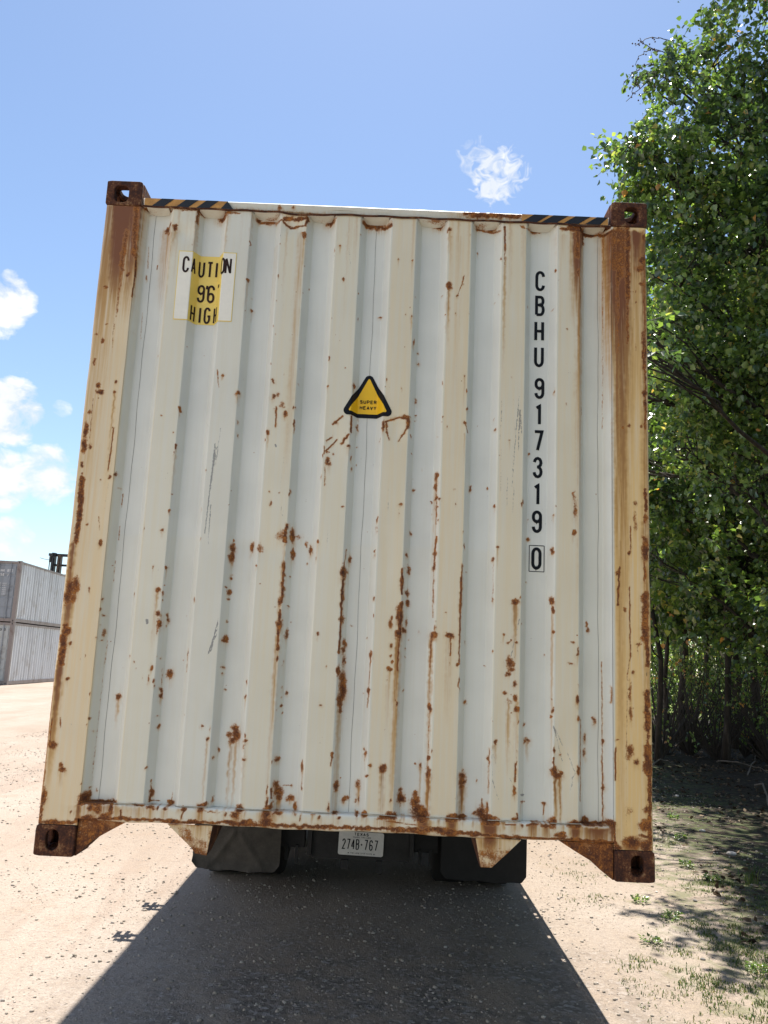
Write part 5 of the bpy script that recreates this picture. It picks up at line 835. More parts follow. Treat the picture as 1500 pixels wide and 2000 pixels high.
def scatter_mesh(name, mat, pos, scl, proto_v, proto_f, rot=True, seed=3, flat=.7, tints=None):
    r = np.random.default_rng(seed); n_ = len(pos); pv = np.array(proto_v, float); k_ = len(pv)
    th = r.uniform(0, 6.283, n_); c, s = np.cos(th)[:, None], np.sin(th)[:, None]
    P = pv[None] * (1 + r.normal(0, .18, (n_, k_, 1))) * scl[:, None, None]; P[..., 2] *= flat
    ax = r.normal(0, .3, n_)[:, None]
    x, y, z = P[..., 0], P[..., 1], P[..., 2]; y, z = y * np.cos(ax) - z * np.sin(ax), y * np.sin(ax) + z * np.cos(ax)
    V = np.stack([x * c - y * s, x * s + y * c, z], -1) + pos[:, None]
    F = np.array(proto_f)[None] + (np.arange(n_) * k_)[:, None, None]; me = np_mesh(name, V, F, F.shape[-1])
    if tints is not None:
        at = me.attributes.new('tint', 'FLOAT', 'POINT'); at.data.foreach_set('value', np.repeat(tints, k_).astype(np.float32))
    return obj(name, me, mat)
_t = (1 + 5 ** .5) / 2
ICO_V = np.array([(-1, _t, 0), (1, _t, 0), (-1, -_t, 0), (1, -_t, 0), (0, -1, _t), (0, 1, _t), (0, -1, -_t), (0, 1, -_t), (_t, 0, -1), (_t, 0, 1), (-_t, 0, -1), (-_t, 0, 1)]) / 1.9
ICO_F = [(0, 11, 5), (0, 5, 1), (0, 1, 7), (0, 7, 10), (0, 10, 11), (1, 5, 9), (5, 11, 4), (11, 10, 2), (10, 7, 6), (7, 1, 8), (3, 9, 4), (3, 4, 2), (3, 2, 6), (3, 6, 8), (3, 8, 9), (4, 9, 5), (2, 4, 11), (6, 2, 10), (8, 6, 7), (9, 8, 1)]
g = N('stones'); at = g.n('ShaderNodeAttribute', attribute_name='tint', attribute_type='GEOMETRY')
MAT['stone'] = g.done(g.bsdf(g.mix(g.noise(90, 3), g.ramp(at.outputs['Fac'], [(0, (.10, .085, .07)), (.35, (.30, .25, .20)), (.75, (.34, .29, .25)), (1, (.46, .42, .38))]), (.4, .35, .29)), .9, 0, .25))
def gp(n_, xa, xb, ya, yb, r, dens=None):
    X = r.uniform(xa, xb, n_); Y = ya + (yb - ya) * r.random(n_) ** 1.5
    if dens is not None: k_ = r.random(n_) < dens(X, Y); X, Y = X[k_], Y[k_]
    return X, Y
r = np.random.default_rng(5)
X, Y = gp(60000, -6.5, 4.5, -.2, 14, r, lambda X, Y: np.clip(.25 + 1.5 * (fbm(X, Y, 1.1, 12) - .5) + .5 * (np.abs(X) < 1.6) * (Y < 3), .05, 1) * (X < 3.2 + .17 * Y)*1.0)
s = .0028 + .0100 * r.random(len(X)) ** 5 + .002 * (Y / 6)
gv = scatter_mesh('gravel', MAT['stone'], np.stack([X, Y, hgt_ground(X, Y) + s * .2], -1), s, ICO_V, ICO_F, seed=6, tints=r.random(len(X)) ** 1.5); tag(gv, kind='stuff', label='loose pebbles and grit spread over the sandy yard', cat='gravel')
# separate larger stones
for k_, (u, v, sz, tn, lb) in enumerate(((1282, 1742, .030, .95, 'whitish stone on the sand just below the lower right casting'), (1358, 1760, .040, .15, 'dark stone on the sand beside the grass edge'), (1373, 1872, .032, .1, 'small dark stone lying in the sparse grass'),
                                      (1322, 1556, .07, .9, 'pale lump of rock at the dark edge of the wood'), (1372, 1622, .06, .85, 'pale stone under the trees beyond the weeds'), (1428, 1668, .10, .6, 'flat grey brown rock in the tree shade'), (870, 1850, .030, .5, 'flat grey chip in the shade under the container'),
                                      (335, 1917, .028, .2, 'dark stone in the shade near the bottom left of the shadow'), (333, 1788, .022, .1, 'dark pebble near the left edge of the container shadow'))):
    d = pray(u, v); t = -CAM[2] / d[2]; q = CAM + t * d; rr_ = np.random.default_rng(40 + k_); vs = ICO_V * (1 + rr_.normal(0, .15, (12, 1))) * sz * .5; vs[:, 2] *= .6; vs[:, 0] *= rr_.uniform(.9, 1.5)
    me = bpy.data.meshes.new('stone'); me.from_pydata((vs).tolist(), [], ICO_F); o = obj('stone', me, simple('stone_surface', (.12 + .5 * tn, .11 + .46 * tn, .10 + .42 * tn), .9, var=.3, scale=40)); o.location = (q[0], q[1], float(hgt_ground(np.array(q[0]), np.array(q[1]))) + sz * .15)
    tag(o, lb, 'stone', 'loose stones on the yard'); sb = o.modifiers.new('s', 'SUBSURF'); sb.levels = sb.render_levels = 1

# ------------------------------------------------------------------ stacked containers on the far side of the yard
def corr_mat(name, base, streak, dirt):
    g = N(name); a = g.noise(1, 5, .65, (2.6, 2.6, .16)); b_ = g.noise(1.6, 6, .65); c = g.noise(18, 5, .7)
    col = g.mix(g.step(a, .50, .60, 0, .50), base, streak); col = g.mix(g.step(b_, .52, .66, 0, .6), col, dirt); col = g.mix(g.step(c, .64, .72, 0, .8), col, (.16, .06, .03))
    return g.done(g.bsdf(col, .5, 0, .5))
MAT['grey_side'] = corr_mat('weathered_grey', (.60, .62, .63), (.36, .36, .36), (.42, .40, .37)); MAT['grey_frame'] = corr_mat('pinkish_frame', (.24, .20, .185), (.16, .12, .10), (.12, .07, .05))
MAT['grey_door'] = corr_mat('door_grey', (.25, .27, .30), (.17, .18, .19), (.12, .12, .12)); MAT['pale_door'] = corr_mat('door_pale', (.42, .43, .42), (.30, .29, .27), (.22, .2, .18))
MAT['white_mark'] = simple('white_marking', (.6, .6, .6), .5)
def stack_container(z0, label, dmat, marks, mcol, x, y, rz, ln_=12.19, group='grey containers stacked across the yard'):
    o = thing('shipping_container', label, 'shipping container', (x, y, z0), rz, group); H_, Wd = 2.591, 2.438
    L = lambda name, b_, m_, par=o: obj(name, b_.mesh(), m_, par, local=True)
    pr = []; yy = .16; dp = .058                             # local frame: near right corner at the origin, x to the left is negative
    while yy < ln_ - .2: pr += [(yy, -.010), (yy + .09, -.010), (yy + .14, -dp), (yy + .23, -dp)]; yy += .278
    for side in (0, 1):
        V = np.array([[((px_ if side == 0 else -Wd - px_), a, z) for z in np.linspace(.16, H_ - .11, 8)] for a, px_ in pr]); me = np_mesh('side_panel', V, grid_faces(len(pr), 8, flip=side == 1)); obj('side_panel', me, MAT['grey_side'], o, local=True)
    for px_ in (0, -Wd):
        for za, zb2 in ((.02, .16), (H_ - .11, H_ - .02)): b_ = MB(); b_.box(px_ - .06 if px_ == 0 else px_, px_ if px_ == 0 else px_ + .06, .18, ln_ - .18, za, zb2); L('side_rail', b_, MAT['grey_frame'])
    b_ = MB(); b_.box(-Wd + .05, -.05, .05, ln_ - .05, H_ - .05, H_ - .03); L('roof', b_, MAT['grey_side'])
    b_ = MB(); b_.box(-Wd + .05, -.05, .05, ln_ - .05, .12, .16); L('floor', b_, MAT['chassis'])
    for px_ in (-.16, -Wd):
        for py in (0, ln_ - .16):
            b_ = MB(); b_.box(px_, px_ + .16, py, py + .16, .119, H_ - .119); L('corner_post', b_, MAT['grey_frame'])
            for cz in (0, H_ - .118):
                b_ = MB(); b_.box(px_ - .002, px_ + .162, py - .003 if py == 0 else py - .015, py + .175 if py == 0 else py + .163, cz, cz + .118); c_ = L('corner_casting', b_, MAT['grey_frame'])
                h_ = MB(); h_.prism([(px_ + .08 + a * .9, cz + .059 + c) for a, c in oblong(.05, .075)], (-.0045 if py == 0 else ln_ + .0035), (.01 if py == 0 else ln_ - .01)); h0 = L('hole', h_, MAT['chassis'], c_); 
    for za, zb2 in ((.02, .155), (H_ - .12, H_ - .02)): b_ = MB(); b_.box(-Wd + .16, -.16, 0.01, .12, za, zb2); L('door_beam', b_, MAT['grey_frame'])
    b_ = MB(); b_.box(-Wd + .16, -.16, ln_ - .08, ln_ - .03, .1, H_ - .06); L('end_panel', b_, MAT['grey_side'])
    for k_, (xa, xb) in enumerate(((-Wd + .165, -Wd / 2 - .008), (-Wd / 2 + .008, -.165))):
        b_ = MB()
        zz_ = [.158, .62, .66, 1.08, 1.12, 1.54, 1.58, 2.0, 2.04, H_ - .123]
        b_.box(xa, xb, .055, .09, .158, H_ - .123)
        for q in range(5): b_.box(xa + .05, xb - .05, .035, .0545, .20 + q * .45, .56 + q * .45)
        dr = L('door', b_, dmat)
        for f_ in (.28, .76):
            xx_ = xa + (xb - xa) * f_; b_ = MB(); b_.tube([(xx_, .005, .12), (xx_, .005, H_ - .09)], .016, 8)
            for zz2 in (.25, .9, 1.6, 2.3): b_.box(xx_ - .03, xx_ + .03, -.01, .034, zz2, zz2 + .05)
            L('locking_rod', b_, MAT['grey_frame'] if f_ < .5 else MAT['grey_door'], dr)
        if k_ == 1:
            t_ = MB(); sf = lambda a, c, l: (a, .030 - l, c)
            for s, x_, z_, w_, h_, wd_ in marks: text(t_, s, x_, z_, w_, h_, wd_, w_ * 1.35, sf)
            L('lettering', t_, mcol, dr)
    return o
sx_, sy_, srz = -15.35, 32.2, math.radians(2.5)
fine = lambda z0: [('LO5T 22F', -.86 + .02 * (i % 2), z0 - i * .085, .028, .05, .007) for i in range(7)]
stack_container(0.0, 'lower pale grey container of the stack across the yard, standing on the sand', MAT['pale_door'], [('4 859 0', -.90, 2.22, .062, .11, .016), ('22G1', -.90, 2.05, .062, .11, .016)] + [('33 48O', -.86, 1.05 - i * .10, .04, .06, .008) for i in range(6)], MAT['black_paint'], sx_, sy_, srz)
stack_container(2.60, 'upper darker grey container resting on top of the stack across the yard', MAT['grey_door'], [('AMM 852', -.92, 2.10, .066, .12, .022), ('656 J', -.92, 1.92, .066, .12, .022)] + [('30 48O', -.88, 1.58 - i * .09, .045, .06, .010) for i in range(6)], MAT['white_mark'], sx_, sy_, srz)
# ------------------------------------------------------------------ container handler, only its mast shows above the stack
MAT['mast'] = simple('mast_black', (.018, .019, .022), .5, var=.5); MAT['rail_brown'] = simple('greasy_rail', (.06, .035, .02), .5, var=.5)
hy = 46.0
def at_y(u, v, y): d = pray(u, v); t = (y - CAM[1]) / d[1]; return CAM + t * d
ax_ = at_y(104, 1080, hy); hnd = thing('container_handler', 'black forklift mast rising behind the grey container stack', 'forklift', (ax_[0] + .9, hy + 1.0, 0)); hx = ax_[0] + .9; top = ax_[2]
for k_, dx in enumerate((-.88, -.52, .52, .88)):
    b = MB(); b.box(hx + dx - .10, hx + dx + .10, hy, hy + .30, .3, top + (0.02 if k_ in (0, 3) else -.10)); b.box(hx + dx - .04, hx + dx + .04, hy - .06, hy - .005, .3, top - .3); obj('mast_rail', b.mesh(), MAT['mast'] if k_ in (0, 3) else MAT['rail_brown'], hnd)
for dz, h_ in ((0.0, .16), (-.62, .12), (-1.9, .2), (-4.0, .25)):
    b = MB(); b.box(hx - 1.0, hx + 1.0, hy + .31, hy + .43, top + dz - h_, top + dz); obj('mast_crossbar', b.mesh(), MAT['mast'], hnd)
b = MB(); b.box(hx - 1.12, hx - .86, hy - .1, hy + .2, top - .18, top - .03); b.box(hx - 1.08, hx - .98, hy - .05, hy + .1, top - .55, top - .2); b.tube([(hx - 1.05, hy, top - .3), (hx - 1.06, hy, top - .9), (hx - 1.0, hy, top - 1.4)], .03, 6); obj('chain_bracket', b.mesh(), MAT['mast'], hnd)
b = MB(); b.tube([(hx - 1.05, hy, top - .42), (hx - 1.3, hy, top - .40), (hx - 1.65, hy, top - .32)], .014, 5); obj('antenna', b.mesh(), MAT['mast'], hnd)
b = MB(); b.box(hx - 1.6, hx + 1.6, hy - .45, hy - .1, top - 1.62, top - 1.28); b.box(hx - 1.4, hx - 1.0, hy - .5, hy - .46, top - 1.5, top - 1.2); obj('spreader_beam', b.mesh(), simple('rust_red_spreader', (.16, .035, .02), .6, var=.5), hnd)
b = MB(); b.box(hx - 1.2, hx + 1.2, hy + .6, hy + 4.6, .7, 1.9); b.box(hx - .7, hx + .7, hy + 1.6, hy + 3.2, 1.9, 3.4); obj('body', b.mesh(), simple('handler_body', (.35, .2, .03), .5), hnd)
for sx in (-1.15, 1.15):
    for yy in (1.2, 4.0):
        b = MB(); b.tube([(hx + sx - .22, hy + yy, .75), (hx + sx + .22, hy + yy, .75)], .75, 28); obj('wheel', b.mesh(), MAT['rubber_black'], hnd)
# ------------------------------------------------------------------ trees
g = N('leaf'); at = g.n('ShaderNodeAttribute', attribute_name='tint', attribute_type='GEOMETRY')
lc = g.ramp(at.outputs['Fac'], [(0, (.040, .068, .036)), (.28, (.070, .112, .042)), (.55, (.138, .205, .055)), (.80, (.24, .305, .085)), (.965, (.40, .39, .13)), (.985, (.60, .27, .10))])
b0 = g.bsdf(lc, .30, 0, 1.0); tl = g.n('ShaderNodeBsdfTranslucent'); g.put(tl.inputs['Color'], g.mix(1.0, lc, (1.7, 1.9, .9), 'MULTIPLY'))
ms = g.n('ShaderNodeMixShader'); ms.inputs[0].default_value = .42; g.t.links.new(b0, ms.inputs[1]); g.t.links.new(tl.outputs[0], ms.inputs[2]); MAT['leaf'] = g.done(ms.outputs[0])
g = N('bark'); a = g.noise(1, 6, .65, (14, 14, 3)); MAT['bark'] = g.done(g.bsdf(g.ramp(a, [(.3, (.020, .016, .014)), (.55, (.055, .045, .038)), (.75, (.12, .10, .085))]), .9, 0, .2, g.bump(a, .6, .02)))
MAT['twig'] = simple('twig', (.055, .045, .038), .85, var=.3)
def leaf_mesh(name, P, D, S, tint, r, wide=.62, droop=.2):
    """P positions, D growth directions, S sizes -> folded six-point leaves"""
    n_ = len(P); D = D / np.linalg.norm(D, axis=1, keepdims=True); up = r.normal(0, .55, (n_, 3)) + np.array([0, 0, 1.0])
    sdv = np.cross(D, up); sdv /= np.linalg.norm(sdv, axis=1, keepdims=True) + 1e-9; nm = np.cross(sdv, D)
    D, sdv, nm, S = D[:, None], sdv[:, None], nm[:, None], S[:, None, None]
    loc = np.array([(0, 0, 0), (.28, .5, .10), (.68, .33, .06), (1.05, 0, -.05 - droop * .5), (.68, -.33, .06), (.28, -.5, .10)]) * np.array([1, wide * 1.5, 1])
    w = S * (1 + r.normal(0, .08, (n_, 1, 1))); V = P[:, None] + (loc[None, :, 0:1] * D + loc[None, :, 1:2] * sdv + loc[None, :, 2:3] * nm) * w
    F = np.array([(0, 1, 2, 3), (0, 3, 4, 5)])[None] + (np.arange(n_) * 6)[:, None, None]; me = np_mesh(name, V, F)
    t_ = me.attributes.new('tint', 'FLOAT', 'POINT'); t_.data.foreach_set('value', np.repeat(tint, 6).astype(np.float32)); me.materials.append(MAT['leaf']); return me
def crown_points(lobes, r, per_m3, leaf_s, mod=None):
    """leaf clusters on sprays spread through each lobe's outer volume, with gaps"""
    P, D, T, TW = [], [], [], []
    for (cx_, cy_, cz_, rx, ry, rz) in lobes:
        n_ = max(int(per_m3 * rx * ry * rz * 4.2), 42)
        q = r.normal(size=(n_, 3)); q /= np.linalg.norm(q, axis=1, keepdims=True); rad = (.35 + .65 * r.random(n_) ** .55) * (1 + r.normal(0, .10, n_)); c = np.array([cx_, cy_, cz_]) + q * rad[:, None] * np.array([rx, ry, rz])
        keep = fbm(c[:, 0] + c[:, 2] * .7 + 20, c[:, 1] + c[:, 2] * .6 + 20, 1.15, 77, 3) > .45; c, q = c[keep], q[keep]
        for cc, qq in zip(c, q):
            m_ = int(r.integers(7, 16)); dr = qq + r.normal(0, .45, 3) + np.array([0, 0, -.25]); dr /= np.linalg.norm(dr); L = r.uniform(.18, .42); t = np.linspace(.05, 1, m_)
            pts = cc + dr * (t[:, None] * L) + r.normal(0, .035, (m_, 3)); pts[:, 2] -= .10 * t ** 2 * L
            dd = dr * .6 + r.normal(0, .75, (m_, 3)) + np.array([0, 0, -.45]); P.append(pts); D.append(dd)
            tt = r.normal(.40, .10) + .55 * (fbm(cc[:1] + 9, cc[1:2] * .6 + cc[2:3], 1.1, 5, 2)[0] - .5); T.append(np.clip(r.normal(tt, .22, m_), 0, .97))
            TW.append((cc, cc + dr * L))
    P, D, T = np.concatenate(P), np.concatenate(D), np.concatenate(T)
    k_ = r.random(len(T)) < .010; T[k_] = r.uniform(.95, 1, k_.sum()); S = r.uniform(.75, 1.3, len(T)) * leaf_s
    return P, D, S, T, TW
def wiggle(a, b, n_, amp, r):
    a, b = np.array(a, float), np.array(b, float); t = np.linspace(0, 1, n_)[:, None]; off = np.cumsum(r.normal(0, amp, (n_, 3)), 0); off -= off[0] + (off[-1] - off[0]) * t; return a + (b - a) * t + off
def make_tree(name, label, base, height, lean, lobes, seed, per, leaf_s, rad=.13, cat='tree', twigs=.25, group='trees along the right side of the yard'):
    r = np.random.default_rng(seed); root = thing(name, label, cat, base, 0, group); B = np.array(base, float)
    topp = B + np.array([lean[0], lean[1], height]); path = wiggle(B - [0, 0, .1], topp, 14, .05, r); b = MB(); rads = np.linspace(rad, rad * .22, 14); rads[0] *= 1.5; rads[1] *= 1.1; b.tube(path, rads, 10)
    obj('trunk', b.mesh(), MAT['bark'], root, smooth=True)
    L = [(B[0] + l[0], B[1] + l[1], B[2] + l[2], l[3], l[4], l[5]) for l in lobes]
    for l in L:
        c = np.array(l[:3]); k_ = int(np.clip((c[2] - B[2] - .3) / height * 13 - .6, 2, 12)); st = path[k_]; b = MB(); mid = (st + c) / 2 + [0, 0, .15]
        pts = np.concatenate([wiggle(st, mid, 6, .03, r), wiggle(mid, c, 6, .05, r)[1:]]); b.tube(pts, np.linspace(min(rads[k_] * .34, .035), .010, 11), 7)
        for q in range(9):
            d = r.normal(size=3); d[2] = abs(d[2]) * .5 - .1; d /= np.linalg.norm(d); s0 = pts[r.integers(5, 11)]; e = c + d * np.array(l[3:]) * r.uniform(.6, .98); b.tube(wiggle(s0, e, 7, .04, r), np.linspace(.014, .004, 7), 5)
        obj('branch', b.mesh(), MAT['bark'], root, smooth=True)
    P, D, S, T, TW = crown_points(L, r, per, leaf_s); me = leaf_mesh('crown', P, D, S, T, r); co = obj('crown', me, None, root)
    if twigs > 0:
        b = MB()
        for (a, c) in TW:
            if r.random() < twigs: b.tube([a - (c - a) * .5, a, c], [.005, .004, .002], 4, False)
        if b.n: obj('twigs', b.mesh(), MAT['twig'], root)['kind'] = 'stuff'
    return root
def P_(u, v, y): d = pray(u, v); t = (y - CAM[1]) / d[1]; return CAM + t * d
def lobes_px(base, items):
    out = []
    for u, v, y, rx, ry, rz in items: q = P_(u, v, y); out.append((q[0] - base[0], q[1] - base[1], q[2] - base[2], rx, ry, rz))
    return out
# the big overhanging tree at the right edge
bA = (5.3, 6.6, 0.0)
LA = lobes_px(bA, [(1505, 60, 6.2, .90, 1.0, .95), (1345, 215, 6.0, .42, .6, .48), (1300, 150, 6.0, .20, .35, .26), (1395, 130, 6.0, .40, .6, .45), (1400, 330, 6.2, .85, .9, .85), (1228, 288, 5.6, .15, .3, .18), (1275, 318, 5.8, .28, .4, .28), (1300, 300, 5.9, .42, .5, .38), (1470, 230, 6.0, .6, .8, .7),
    (1330, 420, 6.1, .62, .7, .55), (1430, 500, 6.3, .85, .9, .8), (1300, 545, 6.2, .5, .7, .6), (1400, 660, 6.5, .8, .8, .7), (1310, 760, 6.6, .50, .7, .5), (1450, 800, 6.8, .8, .8, .6), (1370, 745, 6.2, .6, .6, .5), (1300, 665, 5.9, .32, .5, .36), (1470, 690, 6.3, .7, .7, .5), (1320, 880, 6.4, .4, .5, .4), (1430, 930, 6.8, .7, .7, .5), (1370, 860, 7.0, .6, .7, .5), (1600, 300, 6.5, 1.1, 1.2, 1.3), (1620, 600, 6.5, 1.1, 1.2, 1.2), (1560, -200, 6.5, 1.5, 1.4, 1.4), (1780, 100, 7, 1.4, 1.4, 1.6), (1250, 395, 6.4, .22, .3, .14)]) + [(2.30 - 5.3, 3.9 - 6.6, 4.6, .22, .45, .35), (2.25 - 5.3, 5.0 - 6.6, 5.4, .2, .5, .3), (2.5 - 5.3, 6.8 - 6.6, 5.2, .4, .7, .5), (3.0 - 5.3, 8.2 - 6.6, 4.6, .7, .8, .6)]
tA = make_tree('broadleaf_tree', 'tall sunlit broadleaf tree leaning out over the right corner of the container', bA, 9.5, (.3, .2), LA, 11, 105, .068, .16)
# bare seed-hung twigs arching out of its upper left
r = np.random.default_rng(3); b = MB(); sd_ = MB()
for (u0, v0, u1, v1, u2, v2) in ((1335, 95, 1280, 55, 1243, 90), (1330, 110, 1262, 100, 1250, 75), (1325, 130, 1250, 110, 1218, 165), (1300, 140, 1240, 130, 1235, 185), (1320, 120, 1270, 150, 1222, 200), (1310, 160, 1265, 165, 1250, 190), (1290, 100, 1262, 85, 1240, 125)):
    a, m, c = P_(u0, v0, 5.9), P_(u1, v1, 5.8), P_(u2, v2, 5.7); t = np.linspace(0, 1, 14)[:, None]; pts = (1 - t) ** 2 * a + 2 * t * (1 - t) * m + t ** 2 * c + r.normal(0, .008, (14, 3)); b.tube(pts, np.linspace(.009, .0035, 14), 4)
    for q in range(9): p_ = pts[r.integers(4, 14)] + r.normal(0, .02, 3); sd_.add((ICO_V * .011 + p_).tolist(), ICO_F)
obj('bare_twigs', b.mesh(), MAT['twig'], tA)['kind'] = 'stuff'; obj('seed_pods', sd_.mesh(), simple('dark_pods', (.06, .03, .03), .8), tA)['kind'] = 'stuff'
# trees standing inside the wood: trunks show dark below their crowns
def wood_tree(i, label, u, y, h, rad, lean, crown, per=34, leaf=.10):
    q = P_(u, 1314, y); base = (float(q[0]), y, 0.0)
    return make_tree('woodland_tree', label, base, h, lean, crown, 100 + i, per, leaf, rad, 'tree', .12)
rc = np.random.default_rng(9)
def crown_of(h, w, n_=7, low=.35): return [(rc.uniform(-w, w) * .6, rc.uniform(-w, w) * .6, h * (low + (1.0 - low) * (k_ + .5) / n_) , w * rc.uniform(.5, .75), w * rc.uniform(.5, .75), h * .09 * rc.uniform(.8, 1.2)) for k_ in range(n_)]
wt_ = [(1412, 13.0, 9.5, .11, (.2, 0), 2.2, .30, 'leafy tree in the wood whose straight dark trunk stands second from the right edge'),
       (1283, 12.2, 8.5, .09, (-.3, .1), 1.9, .30, 'tree just past the container edge with a slim leaning trunk'),
       (1305, 16.0, 10.0, .10, (-.1, 0), 2.2, .30, 'slim dark trunked tree, third of the row inside the wood'),
       (1333, 15.0, 10.0, .12, (.5, 0), 2.2, .30, 'tree with a forked dark trunk in the middle of the wood gap'),
       (1437, 16.5, 11.0, .15, (-.2, 0), 2.5, .28, 'thick straight dark trunked tree near the right edge of the wood'),
       (1480, 14.5, 10.5, .15, (-.5, .2), 2.4, .28, 'rightmost tree in view with a bending dark trunk'),
       (1375, 20.0, 11.0, .12, (.2, 0), 2.4, .26, 'tree deep in the wood between the middle trunks'),
       (1530, 19.0, 12.0, .16, (0, 0), 2.8, .25, 'tree of the wood reaching in from beyond the right frame edge'),
       (1340, 24.0, 12.0, .14, (.1, 0), 2.8, .26, 'farthest tree at the back of the wood behind the sunlit shrubs')]
for i, (u, y, h, rad, lean, w, low, lb) in enumerate(wt_): wood_tree(i, lb, u, y, h, rad * .62, lean, crown_of(h, w, 7, low))
# trees beyond the frame whose shade falls on the verge
make_tree('broadleaf_tree', 'spreading tree shading the grass verge just outside the right edge', (6.2, 1.9, 0), 7.5, (-.3, .2), [(-1.2, .8, 5.6, 1.0, 1.3, .7), (.2, .3, 6.6, 1.6, 1.6, 1.0), (-.5, 2.4, 5.5, 1.2, 1.2, .8), (1.2, -1.2, 5.6, 1.4, 1.4, 1.0)], 61, 40, .085, .13)
make_tree('broadleaf_tree', 'dense tree with low boughs between the verge and the dark wood', (6.6, 10.0, 0), 9.0, (-.4, .1), crown_of(9.0, 2.6, 9, .22) + [(-2.0, 0, 3.4, 1.0, 1.2, .7), (-2.4, 1.2, 4.8, 1.0, 1.2, .8)], 62, 46, .09, .15)
make_tree('broadleaf_tree', 'leafy tree standing behind the viewer on the right of the yard', (6.8, -4.0, 0), 9, (-.3, 0), crown_of(9.0, 3.0, 8, .12), 63, 16, .13, .15)
make_tree('broadleaf_tree', 'second leafy tree behind the viewer, farther back on the right', (7.0, -9.5, 0), 9.5, (0, 0), crown_of(9.5, 3.2, 8, .12), 64, 14, .14, .15)
for i, (x, y) in enumerate(((9.5, 9.0), (10.5, 14.0), (12.5, 19.0), (9.0, 18.0), (14.5, 13.0), (13.0, 25.0))):
    make_tree('woodland_tree', 'tree deep inside the wood past the right frame edge, number %s counted from the viewer' % ('one', 'two', 'three', 'four', 'five', 'six')[i], (x, y, 0), 10, (0, 0), crown_of(10, 3.2, 8, .3), 80 + i, 9, .19, .14, 'tree', 0)
# low understorey shrubs
def shrub(i, label, u, y, h, w, per=60, leaf=.07, name='shrub', group='shrubs under the trees', ts=.5):
    q = P_(u, 1314, y); r = np.random.default_rng(300 + i); bare = name == 'brush'; name = 'shrub'; base = (float(q[0]), y, 0.0); root = thing(name, label, 'shrub', base, 0, group); B = np.array(base); b = MB()
    for k_ in range(34 if bare else 7):
        e = B + [r.uniform(-w, w) * (1.1 if bare else .7), r.uniform(-w, w) * .7, h * r.uniform(.4, 1)]; b.tube(wiggle(B, e, 6, .03, r), np.linspace(.018, .004, 6), 5)
    obj('stems', b.mesh(), MAT['twig'], root)
    P, D, S, T, TW = crown_points([(B[0], B[1], h * .55, w, w, h * .5)], r, per, leaf); obj('foliage', leaf_mesh('foliage', P, D, S, np.clip(T + .12, 0, 1), r), None, root)
sh = [(1300, 14.0, 1.6, .7, 'small shrub at the foot of the slim trunks by the container edge'), (1360, 17.5, 2.0, 1.0, 'sunlit shrub in the middle of the gap between the trunks'), (1405, 21.5, 2.6, 1.3, 'bright shrub behind the straight trunk'), (1470, 20.0, 2.0, 1.1, 'low shrub behind the rightmost bending trunk'),
      (1320, 22.0, 2.6, 1.4, 'wide shrub at the back left of the wood'), (1440, 26.5, 2.8, 1.6, 'pale green shrub on the far sunlit edge of the wood'), (1375, 27.5, 3.0, 1.6, 'tall shrub at the far side of the wood'), (1290, 27.0, 3.0, 1.5, 'far shrub beside the container edge'), (1510, 25.5, 3, 1.6, 'far shrub at the right frame edge')]
for i, (u, y, h, w, lb) in enumerate(sh): shrub(i, lb, u, y, h, w, per=42)
br_ = [(1290, 13.2, 2.2, 1.0, 'tangle of thin dark stems beside the container edge'), (1345, 14.2, 2.4, 1.2, 'tangle of dark stems left of the straight trunk'), (1395, 13.6, 2.0, 1.1, 'twiggy dark thicket at the foot of the straight trunk'), (1450, 14.6, 2.6, 1.2, 'twiggy thicket between the two right hand trunks'), (1500, 13.0, 2.4, 1.1, 'twiggy thicket at the right frame edge'), (1320, 17.5, 2.6, 1.3, 'thin stemmed thicket deeper behind the forked trunk'), (1420, 18.5, 2.8, 1.4, 'thin stemmed thicket deep behind the straight trunk')]
for i, (u, y, h, w, lb) in enumerate(br_): shrub(40 + i, lb, u, y, h, w, per=9, leaf=.06, name='brush', group='twiggy thickets in the wood')
# a hedge of distant trees closing the field
hr = np.random.default_rng(8)
for i, w0 in enumerate(('nearest the container edge', 'second from the container edge', 'third from the container edge', 'second from the right edge', 'nearest the right edge')):
    x0 = 22 + i * 6.0; make_tree('field_tree', 'distant tree closing the field beyond the wood, ' + w0, (x0, 66 + 4 * math.sin(i * 2.1), 0), 9, (0, 0), [(0, 0, 5.2, 3.6, 3.2, 2.6), (1.5, 0, 3.2, 3.0, 2.6, 2.0), (-1.8, 0, 3.0, 3, 2.6, 2.0)], 500 + i, 1.6, .34, .3, 'tree', 0, 'row of trees across the field')
# field fence
fe = thing('wire_fence', 'dark wire fence with posts at the far edge of the wood', 'fence', (10, 29, 0))
for i in range(11):
    b = MB(); b.box(4 + i * 2.0 - .045, 4 + i * 2.0 + .045, 28.95, 29.05, 0, 1.35); obj('post', b.mesh(), MAT['chassis'], fe)
b = MB(); b.box(4, 24, 28.90, 28.945, 1.20, 1.30); obj('rail', b.mesh(), MAT['chassis'], fe)
b = MB()
for z in (.3, .6, .9): b.tube([(4, 28.93, z), (14, 28.93, z - .02), (24, 28.93, z)], .008, 4)
obj('wire', b.mesh(), MAT['chassis'], fe)
